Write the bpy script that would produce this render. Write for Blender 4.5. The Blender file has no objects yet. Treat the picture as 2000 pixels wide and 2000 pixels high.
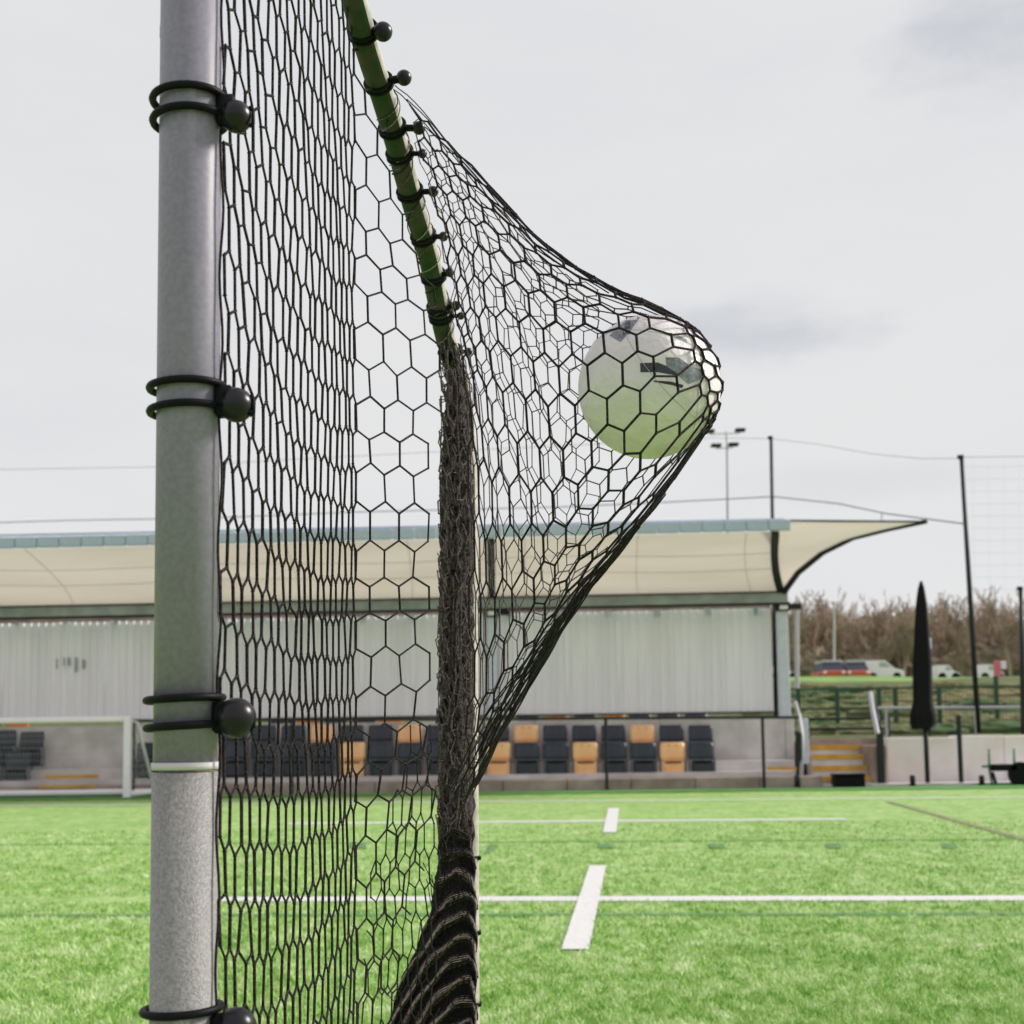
import bpy, math, random
import numpy as np
from mathutils import Vector, Matrix
random.seed(7); rng = np.random.default_rng(11)
scene = bpy.context.scene
R_ = math.radians

# ------------------------------------------------------------------ camera
F = 2600.0; TH = R_(4.95); RO = R_(-0.75); SH = 212.0
cam_d = bpy.data.cameras.new('camera'); cam = bpy.data.objects.new('camera', cam_d)
scene.collection.objects.link(cam); scene.camera = cam
CR = Matrix.Rotation(math.pi/2 + TH, 3, 'X') @ Matrix.Rotation(RO, 3, 'Z')
cam.matrix_world = Matrix.Translation((0, 0, 1)) @ CR.to_4x4()
cam_d.sensor_width = 36; cam_d.lens = F/2000*36; cam_d.shift_y = SH/2000
cam_d.clip_start = 0.05; cam_d.clip_end = 2000
cam_d.dof.use_dof = True; cam_d.dof.focus_distance = 2.1; cam_d.dof.aperture_fstop = 8

# ------------------------------------------------------------------ world, sun, exposure
SUN_EL, SUN_AZ = R_(33), R_(76)     # azimuth clockwise from +Y: the brighter sky is to the right
world = bpy.data.worlds.new('World'); scene.world = world; world.use_nodes = True
nt = world.node_tree; N = nt.nodes; L = nt.links; N.clear()
out = N.new('ShaderNodeOutputWorld'); bg = N.new('ShaderNodeBackground'); L.new(bg.outputs[0], out.inputs[0])
bg.inputs[1].default_value = 0.08
sky = N.new('ShaderNodeTexSky'); sky.sky_type = 'NISHITA'; sky.sun_disc = False
sky.sun_elevation = SUN_EL; sky.sun_rotation = SUN_AZ
geo = N.new('ShaderNodeTexCoord')
def wnoise(scale, det, sx, sz, rough=.55):
    mp = N.new('ShaderNodeMapping'); mp.inputs['Scale'].default_value = (sx, sx, sz)
    L.new(geo.outputs['Generated'], mp.inputs[0])
    n = N.new('ShaderNodeTexNoise'); n.inputs['Scale'].default_value = scale
    n.inputs['Detail'].default_value = det; n.inputs['Roughness'].default_value = rough
    L.new(mp.outputs[0], n.inputs[0]); return n
def wramp(src, stops):
    r = N.new('ShaderNodeValToRGB'); e = r.color_ramp.elements
    e[0].position, e[0].color = stops[0]; e[1].position, e[1].color = stops[1]
    for p, c in stops[2:]:
        x = e.new(p); x.color = c
    L.new(src, r.inputs[0]); return r
def g4(v, b=0): return (v, v, v+b, 1)
n1 = wnoise(2.3, 7, 1, 3.2)
r1 = wramp(n1.outputs[0], [(.30, (7.3, 7.4, 7.6, 1)), (.50, (7.75, 7.76, 7.86, 1)), (.72, (8.1, 8.05, 8.0, 1))])
# distinct grey cloud banks lying in chosen directions, torn by noise
def bank(az, el, raz, rel, amt):
    sep = N.new('ShaderNodeSeparateXYZ'); L.new(geo.outputs['Generated'], sep.inputs[0])
    def lin(src, c, r):
        m = N.new('ShaderNodeMath'); m.operation = 'SUBTRACT'; m.inputs[1].default_value = c; L.new(src, m.inputs[0])
        d = N.new('ShaderNodeMath'); d.operation = 'DIVIDE'; d.inputs[1].default_value = r; L.new(m.outputs[0], d.inputs[0])
        p = N.new('ShaderNodeMath'); p.operation = 'POWER'; p.inputs[1].default_value = 2; L.new(d.outputs[0], p.inputs[0]); return p
    at = N.new('ShaderNodeMath'); at.operation = 'ARCTAN2'; L.new(sep.outputs[0], at.inputs[0]); L.new(sep.outputs[1], at.inputs[1])
    a = lin(at.outputs[0], az, raz); b = lin(sep.outputs[2], el, rel)
    s = N.new('ShaderNodeMath'); s.operation = 'ADD'; L.new(a.outputs[0], s.inputs[0]); L.new(b.outputs[0], s.inputs[1])
    nn = wnoise(9, 7, 1, 2.2, .6)
    k = N.new('ShaderNodeMath'); k.operation = 'MULTIPLY_ADD'; k.inputs[1].default_value = 3.4; k.inputs[2].default_value = -1.7
    L.new(nn.outputs[0], k.inputs[0])
    t = N.new('ShaderNodeMath'); t.operation = 'ADD'; L.new(s.outputs[0], t.inputs[0]); L.new(k.outputs[0], t.inputs[1])
    mr = N.new('ShaderNodeMapRange'); mr.interpolation_type = 'SMOOTHSTEP'
    mr.inputs['From Min'].default_value = -.5; mr.inputs['From Max'].default_value = 1.3
    mr.inputs['To Min'].default_value = amt; mr.inputs['To Max'].default_value = 0
    L.new(t.outputs[0], mr.inputs[0]); return mr
cur = r1.outputs[0]
for args in [(.36, .445, .09, .04, .95), (.17, .285, .13, .024, .85), (.20, .305, .05, .02, .35), (.26, .18, .12, .016, .25),
             (-.9, .4, .3, .05, .5), (1.3, .5, .35, .06, .5), (2.6, .3, .4, .04, .5), (-2.1, .45, .3, .06, .5)]:
    b = bank(*args); mx = N.new('ShaderNodeMixRGB'); L.new(b.outputs[0], mx.inputs[0]); L.new(cur, mx.inputs[1])
    mx.inputs[2].default_value = (5.8, 6.0, 6.4, 1); cur = mx.outputs[0]
mx = N.new('ShaderNodeMixRGB'); mx.inputs[0].default_value = .96
L.new(sky.outputs[0], mx.inputs[1]); L.new(cur, mx.inputs[2]); L.new(mx.outputs[0], bg.inputs[0])

sd = bpy.data.lights.new('sun', 'SUN'); sd.energy = 3.2; sd.angle = R_(16); sd.color = (1, .95, .86)
sun = bpy.data.objects.new('sun', sd); scene.collection.objects.link(sun)
sv = Vector((math.sin(SUN_AZ)*math.cos(SUN_EL), math.cos(SUN_AZ)*math.cos(SUN_EL), math.sin(SUN_EL)))
sun.rotation_euler = sv.to_track_quat('Z', 'Y').to_euler(); sun.location = (30, 10, 30)
scene.view_settings.view_transform = 'Standard'; scene.view_settings.look = 'None'
scene.view_settings.exposure = 0.35; scene.view_settings.gamma = 1; scene.view_settings.use_curve_mapping = False
scene.render.engine = 'CYCLES'

# ------------------------------------------------------------------ helpers
CRn = np.array(CR)
def ray(u, v): return CRn @ np.array([(u-1000)/F, (1000-v+SH)/F, -1.0])
def W(u, v, Y):                       # where a line of sight meets the upright plane y = Y
    d = ray(u, v); return np.array([0, 0, 1.0]) + d*(Y/d[1])
def G(u, v):
    d = ray(u, v); return d/(-d[2]) + np.array([0, 0, 1.0])
def Xa(u, v, Y): return float(W(u, v, Y)[0])
def Za(u, v, Y): return float(W(u, v, Y)[2])
def link(o, parent=None):
    scene.collection.objects.link(o)
    if parent: o.parent = parent
    return o
def tag(o, label=None, cat=None, group=None, kind=None):
    if label: o['label'] = label
    if cat: o['category'] = cat
    if group: o['group'] = group
    if kind: o['kind'] = kind
    return o
def thing(name, label, cat, loc=(0, 0, 0), group=None, rz=0):
    o = bpy.data.objects.new(name, None); o.location = loc; o.rotation_euler = (0, 0, rz); o.empty_display_size = .1
    link(o); return tag(o, label, cat, group)
class MB:
    def __init__(s): s.v = []; s.f = []; s.m = []
    def add(s, vs, fs, mi=0):
        b = len(s.v); s.v += [tuple(map(float, p)) for p in vs]; s.f += [tuple(b+i for i in f) for f in fs]; s.m += [mi]*len(fs)
        return s
    def box(s, a, b, mi=0):
        x0, y0, z0 = a; x1, y1, z1 = b
        return s.add([(x0,y0,z0),(x1,y0,z0),(x1,y1,z0),(x0,y1,z0),(x0,y0,z1),(x1,y0,z1),(x1,y1,z1),(x0,y1,z1)],
              [(0,3,2,1),(4,5,6,7),(0,1,5,4),(1,2,6,5),(2,3,7,6),(3,0,4,7)], mi)
    def rbox(s, a, b, r=.01, mi=0):    # box with chamfered edges
        a = np.array(a, float); b = np.array(b, float); vs = []
        for ax in range(3):
            for sx in (0, 1):
                for sy in (0, 1):
                    for sz in (0, 1):
                        p = [sx, sy, sz]; q = np.where(np.array(p) == 1, b, a).astype(float)
                        for k in range(3):
                            if k != ax: q[k] += (-r if p[k] else r)
                        vs.append((ax, p, q))
        import bmesh
        bm = bmesh.new()
        for _, _, q in vs: bm.verts.new(q)
        h = bmesh.ops.convex_hull(bm, input=list(bm.verts)); bm.verts.index_update()
        s.add([v.co for v in bm.verts], [[v.index for v in f.verts] for f in bm.faces], mi); bm.free(); return s
    def tube(s, path, r, n=10, caps=True, mi=0, closed=False):
        P = np.array(path, float); m = len(P); rr = np.full(m, r) if np.isscalar(r) else np.array(r)
        T = np.gradient(P, axis=0) if not closed else np.roll(P, -1, 0)-np.roll(P, 1, 0)
        T /= np.linalg.norm(T, axis=1)[:, None]+1e-12
        up = np.array([0, 0, 1.]) if abs(T[0][2]) < .9 else np.array([0, 1., 0])
        u = np.cross(T[0], up); u /= np.linalg.norm(u); vs = []
        for i in range(m):
            u = u - T[i]*u.dot(T[i]); u /= np.linalg.norm(u); w = np.cross(T[i], u)
            for k in range(n):
                a = 2*math.pi*k/n; vs.append(P[i]+rr[i]*(math.cos(a)*u+math.sin(a)*w))
        fs = []
        for i in range(m if closed else m-1):
            j = (i+1) % m
            for k in range(n): fs.append((i*n+k, i*n+(k+1) % n, j*n+(k+1) % n, j*n+k))
        if caps and not closed: fs += [tuple(range(n))[::-1], tuple((m-1)*n+k for k in range(n))]
        return s.add(vs, fs, mi)
    def bar(s, a, b, r, n=8, mi=0): return s.tube([a, b], r, n, True, mi)
    def ball(s, c, r, nu=16, nv=10, sc=(1, 1, 1), mi=0):
        c = np.array(c); vs = [c+np.array([0, 0, r*sc[2]])]
        for i in range(1, nv):
            t = math.pi*i/nv
            for k in range(nu):
                a = 2*math.pi*k/nu
                vs.append(c+r*np.array([math.sin(t)*math.cos(a)*sc[0], math.sin(t)*math.sin(a)*sc[1], math.cos(t)*sc[2]]))
        vs.append(c-np.array([0, 0, r*sc[2]])); fs = []
        for k in range(nu): fs.append((0, 1+k, 1+(k+1) % nu))
        for i in range(nv-2):
            for k in range(nu):
                a = 1+i*nu+k; b = 1+i*nu+(k+1) % nu; fs.append((a, a+nu, b+nu, b))
        e = len(vs)-1; o = 1+(nv-2)*nu
        for k in range(nu): fs.append((o+k, e, o+(k+1) % nu))
        return s.add(vs, fs, mi)
    def grid(s, fn, nu, nv, mi=0):
        vs = [fn(i/nu, j/nv) for i in range(nu+1) for j in range(nv+1)]
        return s.add(vs, [(i*(nv+1)+j, (i+1)*(nv+1)+j, (i+1)*(nv+1)+j+1, i*(nv+1)+j+1) for i in range(nu) for j in range(nv)], mi)
    def build(s, name, mats, parent=None, smooth=False):
        me = bpy.data.meshes.new(name); me.from_pydata(s.v, [], s.f)
        mats = mats if isinstance(mats, (list, tuple)) else [mats]
        for m in mats: me.materials.append(m)
        me.polygons.foreach_set('material_index', s.m)
        if smooth: me.polygons.foreach_set('use_smooth', [True]*len(s.f))
        me.update(); return link(bpy.data.objects.new(name, me), parent)
def copy_tree(o, loc=None):
    c = o.copy(); scene.collection.objects.link(c)
    if loc is not None: c.location = loc
    for ch in o.children:
        d = ch.copy(); scene.collection.objects.link(d); d.parent = c
        for g in ch.children:
            e = g.copy(); scene.collection.objects.link(e); e.parent = d
    return c

# ---- fast strand mesh (many short cylinders)
def strand_mesh(name, segs, mat, parent, n=5, knots=None, knot_r=.0026):
    """segs: list of (p0, p1, r)"""
    A = np.array([s[0] for s in segs]); B = np.array([s[1] for s in segs]); r = np.array([s[2] for s in segs])
    D = B-A; Ln = np.linalg.norm(D, axis=1)[:, None]; D = D/np.maximum(Ln, 1e-9)
    A = A - D*r[:, None]*.5; B = B + D*r[:, None]*.5
    ref = np.where(np.abs(D[:, 2:3]) < .9, np.array([[0, 0, 1.]]), np.array([[1., 0, 0]]))
    U = np.cross(D, ref); U /= np.linalg.norm(U, axis=1)[:, None]; V = np.cross(D, U)
    vs = []
    for base in (A, B):
        for k in range(n):
            a = 2*math.pi*k/n; vs.append(base + r[:, None]*(math.cos(a)*U+math.sin(a)*V))
    vs = np.stack(vs, 1).reshape(-1, 3); M = len(segs); off = (np.arange(M)*2*n)[:, None]
    f = []
    for k in range(n):
        k2 = (k+1) % n; f.append(off+np.array([[k, k2, n+k2, n+k]]))
    f = np.stack(f, 1).reshape(-1, 4)
    if knots is not None and len(knots):
        K = np.array(knots); o = np.array([[1,0,0],[0,1,0],[-1,0,0],[0,-1,0],[0,0,1.3],[0,0,-1.3]])*knot_r
        kv = (K[:, None]+o[None]).reshape(-1, 3); b0 = len(vs)
        tri = np.array([[0,1,4,4],[1,2,4,4],[2,3,4,4],[3,0,4,4],[1,0,5,5],[2,1,5,5],[3,2,5,5],[0,3,5,5]])
        kf = (b0+np.arange(len(K))[:, None, None]*6+tri[None]).reshape(-1, 4)
        vs = np.vstack([vs, kv]); faces = [tuple(q) for q in f.tolist()] + [tuple(q[:3]) for q in kf.tolist()]
    else: faces = [tuple(q) for q in f.tolist()]
    me = bpy.data.meshes.new(name); me.from_pydata(vs.tolist(), [], faces); me.materials.append(mat)
    me.polygons.foreach_set('use_smooth', [True]*len(faces)); me.update()
    return link(bpy.data.objects.new(name, me), parent)

# ------------------------------------------------------------------ materials
def srgb(r, g, b):
    return tuple(((c/255)/12.92 if c/255 <= .04045 else ((c/255+.055)/1.055)**2.4) for c in (r, g, b)) + (1,)
def mat(name, col, rough=.6, metal=0, var=.0, scale=8., col2=None, bump=0, bscale=60., coords='Object', spec=.5, stretch=None, det=4):
    m = bpy.data.materials.new(name); m.use_nodes = True; t = m.node_tree; b = t.nodes['Principled BSDF']
    b.inputs['Roughness'].default_value = rough; b.inputs['Metallic'].default_value = metal
    b.inputs['Specular IOR Level'].default_value = spec
    tc = t.nodes.new('ShaderNodeTexCoord'); mp = t.nodes.new('ShaderNodeMapping'); t.links.new(tc.outputs[coords], mp.inputs[0])
    if stretch: mp.inputs['Scale'].default_value = stretch
    n = t.nodes.new('ShaderNodeTexNoise'); n.inputs['Scale'].default_value = scale; n.inputs['Detail'].default_value = det
    t.links.new(mp.outputs[0], n.inputs[0])
    c2 = col2 if col2 else tuple(max(0, c*(1-var)) for c in col[:3])+(1,)
    r = t.nodes.new('ShaderNodeValToRGB'); e = r.color_ramp.elements
    e[0].position = .35; e[1].position = .65; e[0].color = c2; e[1].color = col
    t.links.new(n.outputs[0], r.inputs[0]); t.links.new(r.outputs[0], b.inputs['Base Color'])
    if bump:
        n2 = t.nodes.new('ShaderNodeTexNoise'); n2.inputs['Scale'].default_value = bscale; n2.inputs['Detail'].default_value = 3
        t.links.new(mp.outputs[0], n2.inputs[0]); bp = t.nodes.new('ShaderNodeBump'); bp.inputs['Strength'].default_value = bump
        bp.inputs['Distance'].default_value = .01; t.links.new(n2.outputs[0], bp.inputs['Height']); t.links.new(bp.outputs[0], b.inputs['Normal'])
    return m
M = {}
M['alu'] = mat('anodised_metal', (.245, .222, .30, 1), .42, .0, col2=(.205, .187, .25, 1), scale=150, bump=.03, bscale=500, spec=.28, det=8)
M['sleeve'] = mat('grainy_metal_sleeve', (.31, .295, .305, 1), .5, 0, col2=(.20, .19, .195, 1), scale=260, bump=.25, bscale=420)
M['rim'] = mat('white_rim', (.56, .53, .58, 1), .7, spec=.1)
M['black'] = mat('black_rubber', (.008, .008, .010, 1), .5, var=.3, scale=90, bump=.05, spec=.10)
M['knob'] = mat('black_plastic_knob', (.008, .007, .012, 1), .30, var=.2, scale=60, spec=.35)
M['twine'] = mat('net_twine', (.050, .040, .046, 1), .85, col2=(.005, .005, .006, 1), scale=330, spec=.08, det=2)
M['twine_light'] = mat('net_twine_greyish', (.16, .125, .135, 1), .85, col2=(.035, .03, .033, 1), scale=300, spec=.3, det=2)
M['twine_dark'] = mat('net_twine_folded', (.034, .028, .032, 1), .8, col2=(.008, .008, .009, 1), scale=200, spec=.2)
M['twine_pink'] = mat('net_twine_pinkish', (.42, .31, .33, 1), .9, col2=(.22, .16, .17, 1), scale=160, spec=.2)  # pinkish lacing cord; on the fold crests its pale tone paints their light
M['cream'] = mat('cream_paint', (.56, .51, .48, 1), .6, col2=(.36, .33, .30, 1), scale=45)
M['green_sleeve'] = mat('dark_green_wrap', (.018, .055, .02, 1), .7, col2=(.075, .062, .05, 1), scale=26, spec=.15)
M['ball'] = mat('white_leather', (.88, .80, .865, 1), .33, col2=(.76, .69, .745, 1), scale=14, bump=1.0, bscale=26)
M['print_dark'] = mat('ball_print_dark', (.03, .035, .06, 1), .4)
M['print_grey'] = mat('ball_print_grey', (.28, .29, .34, 1), .4, col2=(.13, .14, .18, 1), scale=160)
M['conc'] = mat('concrete', (.68, .63, .64, 1), .85, var=.28, scale=2.2, bump=.2)
M['conc_white'] = mat('pale_concrete', (.92, .85, .88, 1), .85, col2=(.80, .70, .66, 1), scale=1.6, bump=.1)
M['conc_brown'] = mat('stained_concrete', (.42, .32, .30, 1), .9, col2=(.26, .19, .17, 1), scale=2.5, bump=.2)
M['panel'] = mat('corrugated_sheet', (.94, .89, 1.0, 1), .5, .0, var=.10, scale=1.3, stretch=(5, 5, .5))
M['fascia'] = mat('blue_grey_gutter', (.46, .52, .68, 1), .4, .0, var=.22, scale=3)
M['beam'] = mat('grey_green_steel', (.34, .36, .39, 1), .5, .2, var=.3, scale=3)
M['steel_dark'] = mat('dark_steel', (.022, .024, .026, 1), .5, .1, var=.2, spec=.3)
M['column'] = mat('pale_blue_steel', (.62, .64, .78, 1), .45, .1, var=.12)
M['canvas'] = None
M['white'] = mat('white_paint', (.90, .84, .92, 1), .4, var=.06)
M['seat_dark'] = mat('navy_plastic', (.030, .035, .060, 1), .42, var=.4, scale=4)
M['seat_orange'] = mat('faded_orange_plastic', (.95, .56, .30, 1), .45, col2=(.88, .44, .20, 1), scale=4)
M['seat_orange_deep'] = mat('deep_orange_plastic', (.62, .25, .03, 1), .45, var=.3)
M['seat_frame'] = mat('worn_grey_frame', (.13, .14, .165, 1), .6, var=.3)
M['yellow'] = mat('yellow_step_paint', (.72, .38, .05, 1), .7, var=.25, scale=5)
M['green_frame'] = mat('green_paint', (.03, .16, .07, 1), .5, var=.2)
M['red'] = mat('red_car_paint', (.55, .10, .05, 1), .35, var=.15); M['glass'] = mat('car_glass', (.05, .06, .10, 1), .2)
M['grey'] = mat('pale_grey_paint', (.42, .42, .46, 1), .4); M['pink'] = mat('red_sign', (.65, .18, .20, 1), .5)
M['fence_green'] = mat('green_fence', (.02, .07, .035, 1), .5)
M['cable'] = mat('grey_cable', (.30, .31, .33, 1), .6)
M['thin_net'] = mat('pale_netting', (.50, .50, .52, 1), .7)
# translucent canopy
m = bpy.data.materials.new('cream_canvas'); m.use_nodes = True; t = m.node_tree; b = t.nodes['Principled BSDF']
tc = t.nodes.new('ShaderNodeTexCoord'); n = t.nodes.new('ShaderNodeTexNoise'); n.inputs['Scale'].default_value = .8; n.inputs['Detail'].default_value = 5
mp = t.nodes.new('ShaderNodeMapping'); mp.inputs['Scale'].default_value = (.4, 1, 3); t.links.new(tc.outputs['Object'], mp.inputs[0]); t.links.new(mp.outputs[0], n.inputs[0])
r = t.nodes.new('ShaderNodeValToRGB'); r.color_ramp.elements[0].position = .3; r.color_ramp.elements[1].position = .7
r.color_ramp.elements[0].color = (.56, .495, .42, 1); r.color_ramp.elements[1].color = (.64, .585, .52, 1)
t.links.new(n.outputs[0], r.inputs[0]); t.links.new(r.outputs[0], b.inputs['Base Color']); b.inputs['Roughness'].default_value = .8
tr = t.nodes.new('ShaderNodeBsdfTranslucent'); t.links.new(r.outputs[0], tr.inputs[0])
ms = t.nodes.new('ShaderNodeMixShader'); ms.inputs[0].default_value = .55
t.links.new(b.outputs[0], ms.inputs[1]); t.links.new(tr.outputs[0], ms.inputs[2]); t.links.new(ms.outputs[0], t.nodes['Material Output'].inputs[0])
M['canvas'] = m
# turf
def turf_mat(name, dark, mid, light, rough=.75):
    m = bpy.data.materials.new(name); m.use_nodes = True; t = m.node_tree; b = t.nodes['Principled BSDF']
    b.inputs['Roughness'].default_value = rough; b.inputs['Specular IOR Level'].default_value = .25
    ge = t.nodes.new('ShaderNodeNewGeometry'); res = []
    for sc, st in ((15, (.8, .45, 1)), (3.2, (1, .6, 1)), (.5, (1, 1, 1))):
        mp = t.nodes.new('ShaderNodeMapping'); mp.inputs['Scale'].default_value = st; t.links.new(ge.outputs['Position'], mp.inputs[0])
        n = t.nodes.new('ShaderNodeTexNoise'); n.inputs['Scale'].default_value = sc; n.inputs['Detail'].default_value = 5; n.inputs['Roughness'].default_value = .65
        t.links.new(mp.outputs[0], n.inputs[0]); res.append(n.outputs[0])
    a = t.nodes.new('ShaderNodeMath'); a.operation = 'MULTIPLY_ADD'; a.inputs[1].default_value = .55; t.links.new(res[0], a.inputs[0])
    c = t.nodes.new('ShaderNodeMath'); c.operation = 'MULTIPLY_ADD'; c.inputs[1].default_value = .35; c.inputs[2].default_value = 0; t.links.new(res[1], c.inputs[0])
    d = t.nodes.new('ShaderNodeMath'); d.operation = 'MULTIPLY_ADD'; d.inputs[1].default_value = .12; t.links.new(res[2], d.inputs[0])
    t.links.new(c.outputs[0], d.inputs[2]); t.links.new(d.outputs[0], a.inputs[2])
    r = t.nodes.new('ShaderNodeValToRGB'); e = r.color_ramp.elements
    e[0].position = .38; e[0].color = dark; e[1].position = .64; e[1].color = light; x = e.new(.50); x.color = mid
    t.links.new(a.outputs[0], r.inputs[0]); t.links.new(r.outputs[0], b.inputs['Base Color'])
    bp = t.nodes.new('ShaderNodeBump'); bp.inputs['Strength'].default_value = .4; bp.inputs['Distance'].default_value = .02
    t.links.new(res[0], bp.inputs['Height']); t.links.new(bp.outputs[0], b.inputs['Normal']); return m
M['turf'] = turf_mat('artificial_turf', (.13, .28, .05, 1), (.26, .415, .115, 1), (.45, .55, .27, 1))
M['blade'] = turf_mat('turf_blades', (.11, .30, .03, 1), (.34, .535, .145, 1), (.70, .77, .50, 1), .7)
M['line'] = mat('white_turf_line', (.66, .65, .66, 1), .85, var=.14, scale=30, bump=.2)
M['turf_dark'] = mat('dark_green_infill', (.11, .26, .09, 1), .8, var=.4, scale=12)
M['turf_brown'] = mat('brown_turf_line', (.26, .27, .14, 1), .8, var=.3, scale=12)
M['turf_edge'] = mat('deep_green_turf_border', (.09, .30, .05, 1), .8, var=.3, scale=3)
M['bank'] = turf_mat('rough_grass', (.025, .055, .012, 1), (.07, .10, .025, 1), (.20, .15, .08, 1))
M['bank_top'] = mat('bright_verge', (.20, .36, .07, 1), .9, col2=(.11, .22, .045, 1), scale=.35)
M['bark'] = mat('bare_wood', (.42, .325, .245, 1), .9, col2=(.30, .225, .165, 1), scale=.35)
M['scrub'] = mat('brown_scrub', (.33, .25, .19, 1), .95, col2=(.16, .14, .085, 1), scale=.5, bump=.6, bscale=2)

# ------------------------------------------------------------------ ground, lines, terrain
def sheet(name, pts, z, m, kind='structure', label=None):
    b = MB(); b.add([(p[0], p[1], z) for p in pts], [tuple(range(len(pts)))]); o = b.build(name, m); tag(o, label, None, None, kind); return o
sheet('turf', [(-60, -20), (60, -20), (60, 24.0), (-60, 24.0)], 0, M['turf'], label='bright green artificial turf pitch')
def strip(name, a, b_, w, z, m, label=None):
    a = np.array(a[:2]); b_ = np.array(b_[:2]); d = b_-a; d /= np.linalg.norm(d); nn = np.array([-d[1], d[0]])*w/2
    return sheet(name, [a-nn, b_-nn, b_+nn, a+nn], z, m, 'structure', label)
def through(g0, g1, x0, x1):
    g0 = np.array(g0); g1 = np.array(g1); s = (g1-g0)/(g1[0]-g0[0]); return g0+s*(x0-g0[0]), g0+s*(x1-g0[0])
a, c = through(G(450, 1757), G(2000, 1755), -1.86, 9)
strip('pitch_line', a, c, .24, .004, M['line'], 'thin white line crossing the near pitch')
strip('pitch_line', G(560, 1609), G(1652, 1600), .26, .004, M['line'], 'short white line crossing the middle of the pitch')
a, c = through(G(940, 1566), G(2000, 1557), -16, 20)
strip('pitch_line', a, c, .22, .004, M['line'], 'far white touchline')
def quad(name, px, z, m, label=None): return sheet(name, [G(*p)[:2] for p in px], z, m, 'structure', label)
quad('pitch_dash', [(1096, 1857), (1150, 1857), (1184, 1692), (1151, 1692)], .008, M['line'], 'long white painted dash in the foreground turf')
quad('pitch_dash', [(1177, 1627), (1204, 1627), (1209, 1579), (1188, 1579)], .008, M['line'], 'short white painted dash in the middle distance')
a, c = through(G(0, 1789), G(2000, 1786), -6.5, 8)
strip('turf_seam', a, c, .10, .004, M['turf_dark'], 'thin dark green seam parallel to the near line')
a, c = through(G(1000, 1645), G(2000, 1640), -10, 8)
strip('turf_seam', a, c, .10, .004, M['turf_edge'], 'faint seam across the middle of the turf')
strip('turf_seam', G(1735, 1566), G(2060, 1657), .10, .008, M['turf_brown'], 'brown diagonal line at the far right of the pitch')
for u in (1184, 1400, 1628, 1855, 700):
    quad('turf_mark', [(u-14, 1658), (u+16, 1658), (u+13, 1649), (u-17, 1649)], .008, M['turf_dark'])
quad('turf_mark', [(945, 1670), (960, 1666), (974, 1654), (955, 1652)], .008, M['turf_dark'])
strip('turf_border', (-30, 23.3+.6), (30, 23.3-.6+.35), 1.3, .012, M['turf_edge'], 'darker green strip of turf along the stand')

# near blades: real tufts, thinning with distance
def blades():
    n = 190000
    v = rng.uniform(0, 1, n)
    Y = 1/(1/3.6*(1-v)+1/15.0*v); X = rng.uniform(-.47, .47, n)*Y
    keep = np.ones(n, bool)
    seam = lambda px: [G(*p)[:2] for p in px]
    # keep the painted marks legible: blades on them are left to the marks' own nap
    l0, l1 = G(450, 1757), G(2000, 1755); yl = l0[1]+(X-l0[0])*(l1[1]-l0[1])/(l1[0]-l0[0]); keep &= np.abs(Y-yl) > .14
    q = seam([(1096, 1857), (1150, 1857), (1184, 1692), (1151, 1692)])
    tt = (Y-q[0][1])/(q[2][1]-q[0][1]); xl = q[0][0]+(q[3][0]-q[0][0])*tt; xr = q[1][0]+(q[2][0]-q[1][0])*tt
    keep &= ~((tt > -.01) & (tt < 1.01) & (X > xl) & (X < xr))
    q = seam([(1177, 1627), (1204, 1627), (1209, 1579), (1188, 1579)])
    tt = (Y-q[0][1])/(q[2][1]-q[0][1]); xl = q[0][0]+(q[3][0]-q[0][0])*tt; xr = q[1][0]+(q[2][0]-q[1][0])*tt
    keep &= ~((tt > -.01) & (tt < 1.01) & (X > xl) & (X < xr))
    l0, l1 = G(0, 1789), G(2000, 1786); yl = l0[1]+(X-l0[0])*(l1[1]-l0[1])/(l1[0]-l0[0]); keep &= np.abs(Y-yl) > .05
    X = X[keep]; Y = Y[keep]; n = len(X)
    h = rng.uniform(.012, .03, n); w = rng.uniform(.002, .004, n)*(.6+Y*.10); a = rng.uniform(0, 2*math.pi, n)
    lean = rng.normal(0, .014, (n, 2)); P = np.zeros((n, 3, 3))
    P[:, 0] = np.stack([X-np.cos(a)*w, Y-np.sin(a)*w, np.full(n, -.001)], 1)
    P[:, 1] = np.stack([X+np.cos(a)*w, Y+np.sin(a)*w, np.full(n, -.001)], 1)
    P[:, 2] = np.stack([X+lean[:, 0], Y+lean[:, 1], h], 1)
    me = bpy.data.meshes.new('turf_blades'); me.vertices.add(3*n); me.loops.add(3*n); me.polygons.add(n)
    me.vertices.foreach_set('co', P.ravel()); me.loops.foreach_set('vertex_index', np.arange(3*n, dtype=np.int32))
    me.polygons.foreach_set('loop_start', np.arange(0, 3*n, 3, dtype=np.int32)); me.polygons.foreach_set('loop_total', np.full(n, 3, np.int32))
    me.materials.append(M['blade']); me.update(); me.validate()
    tag(link(bpy.data.objects.new('turf_blades', me)), 'short bright green artificial grass blades on the near pitch', 'grass', None, 'stuff')
blades()

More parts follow.
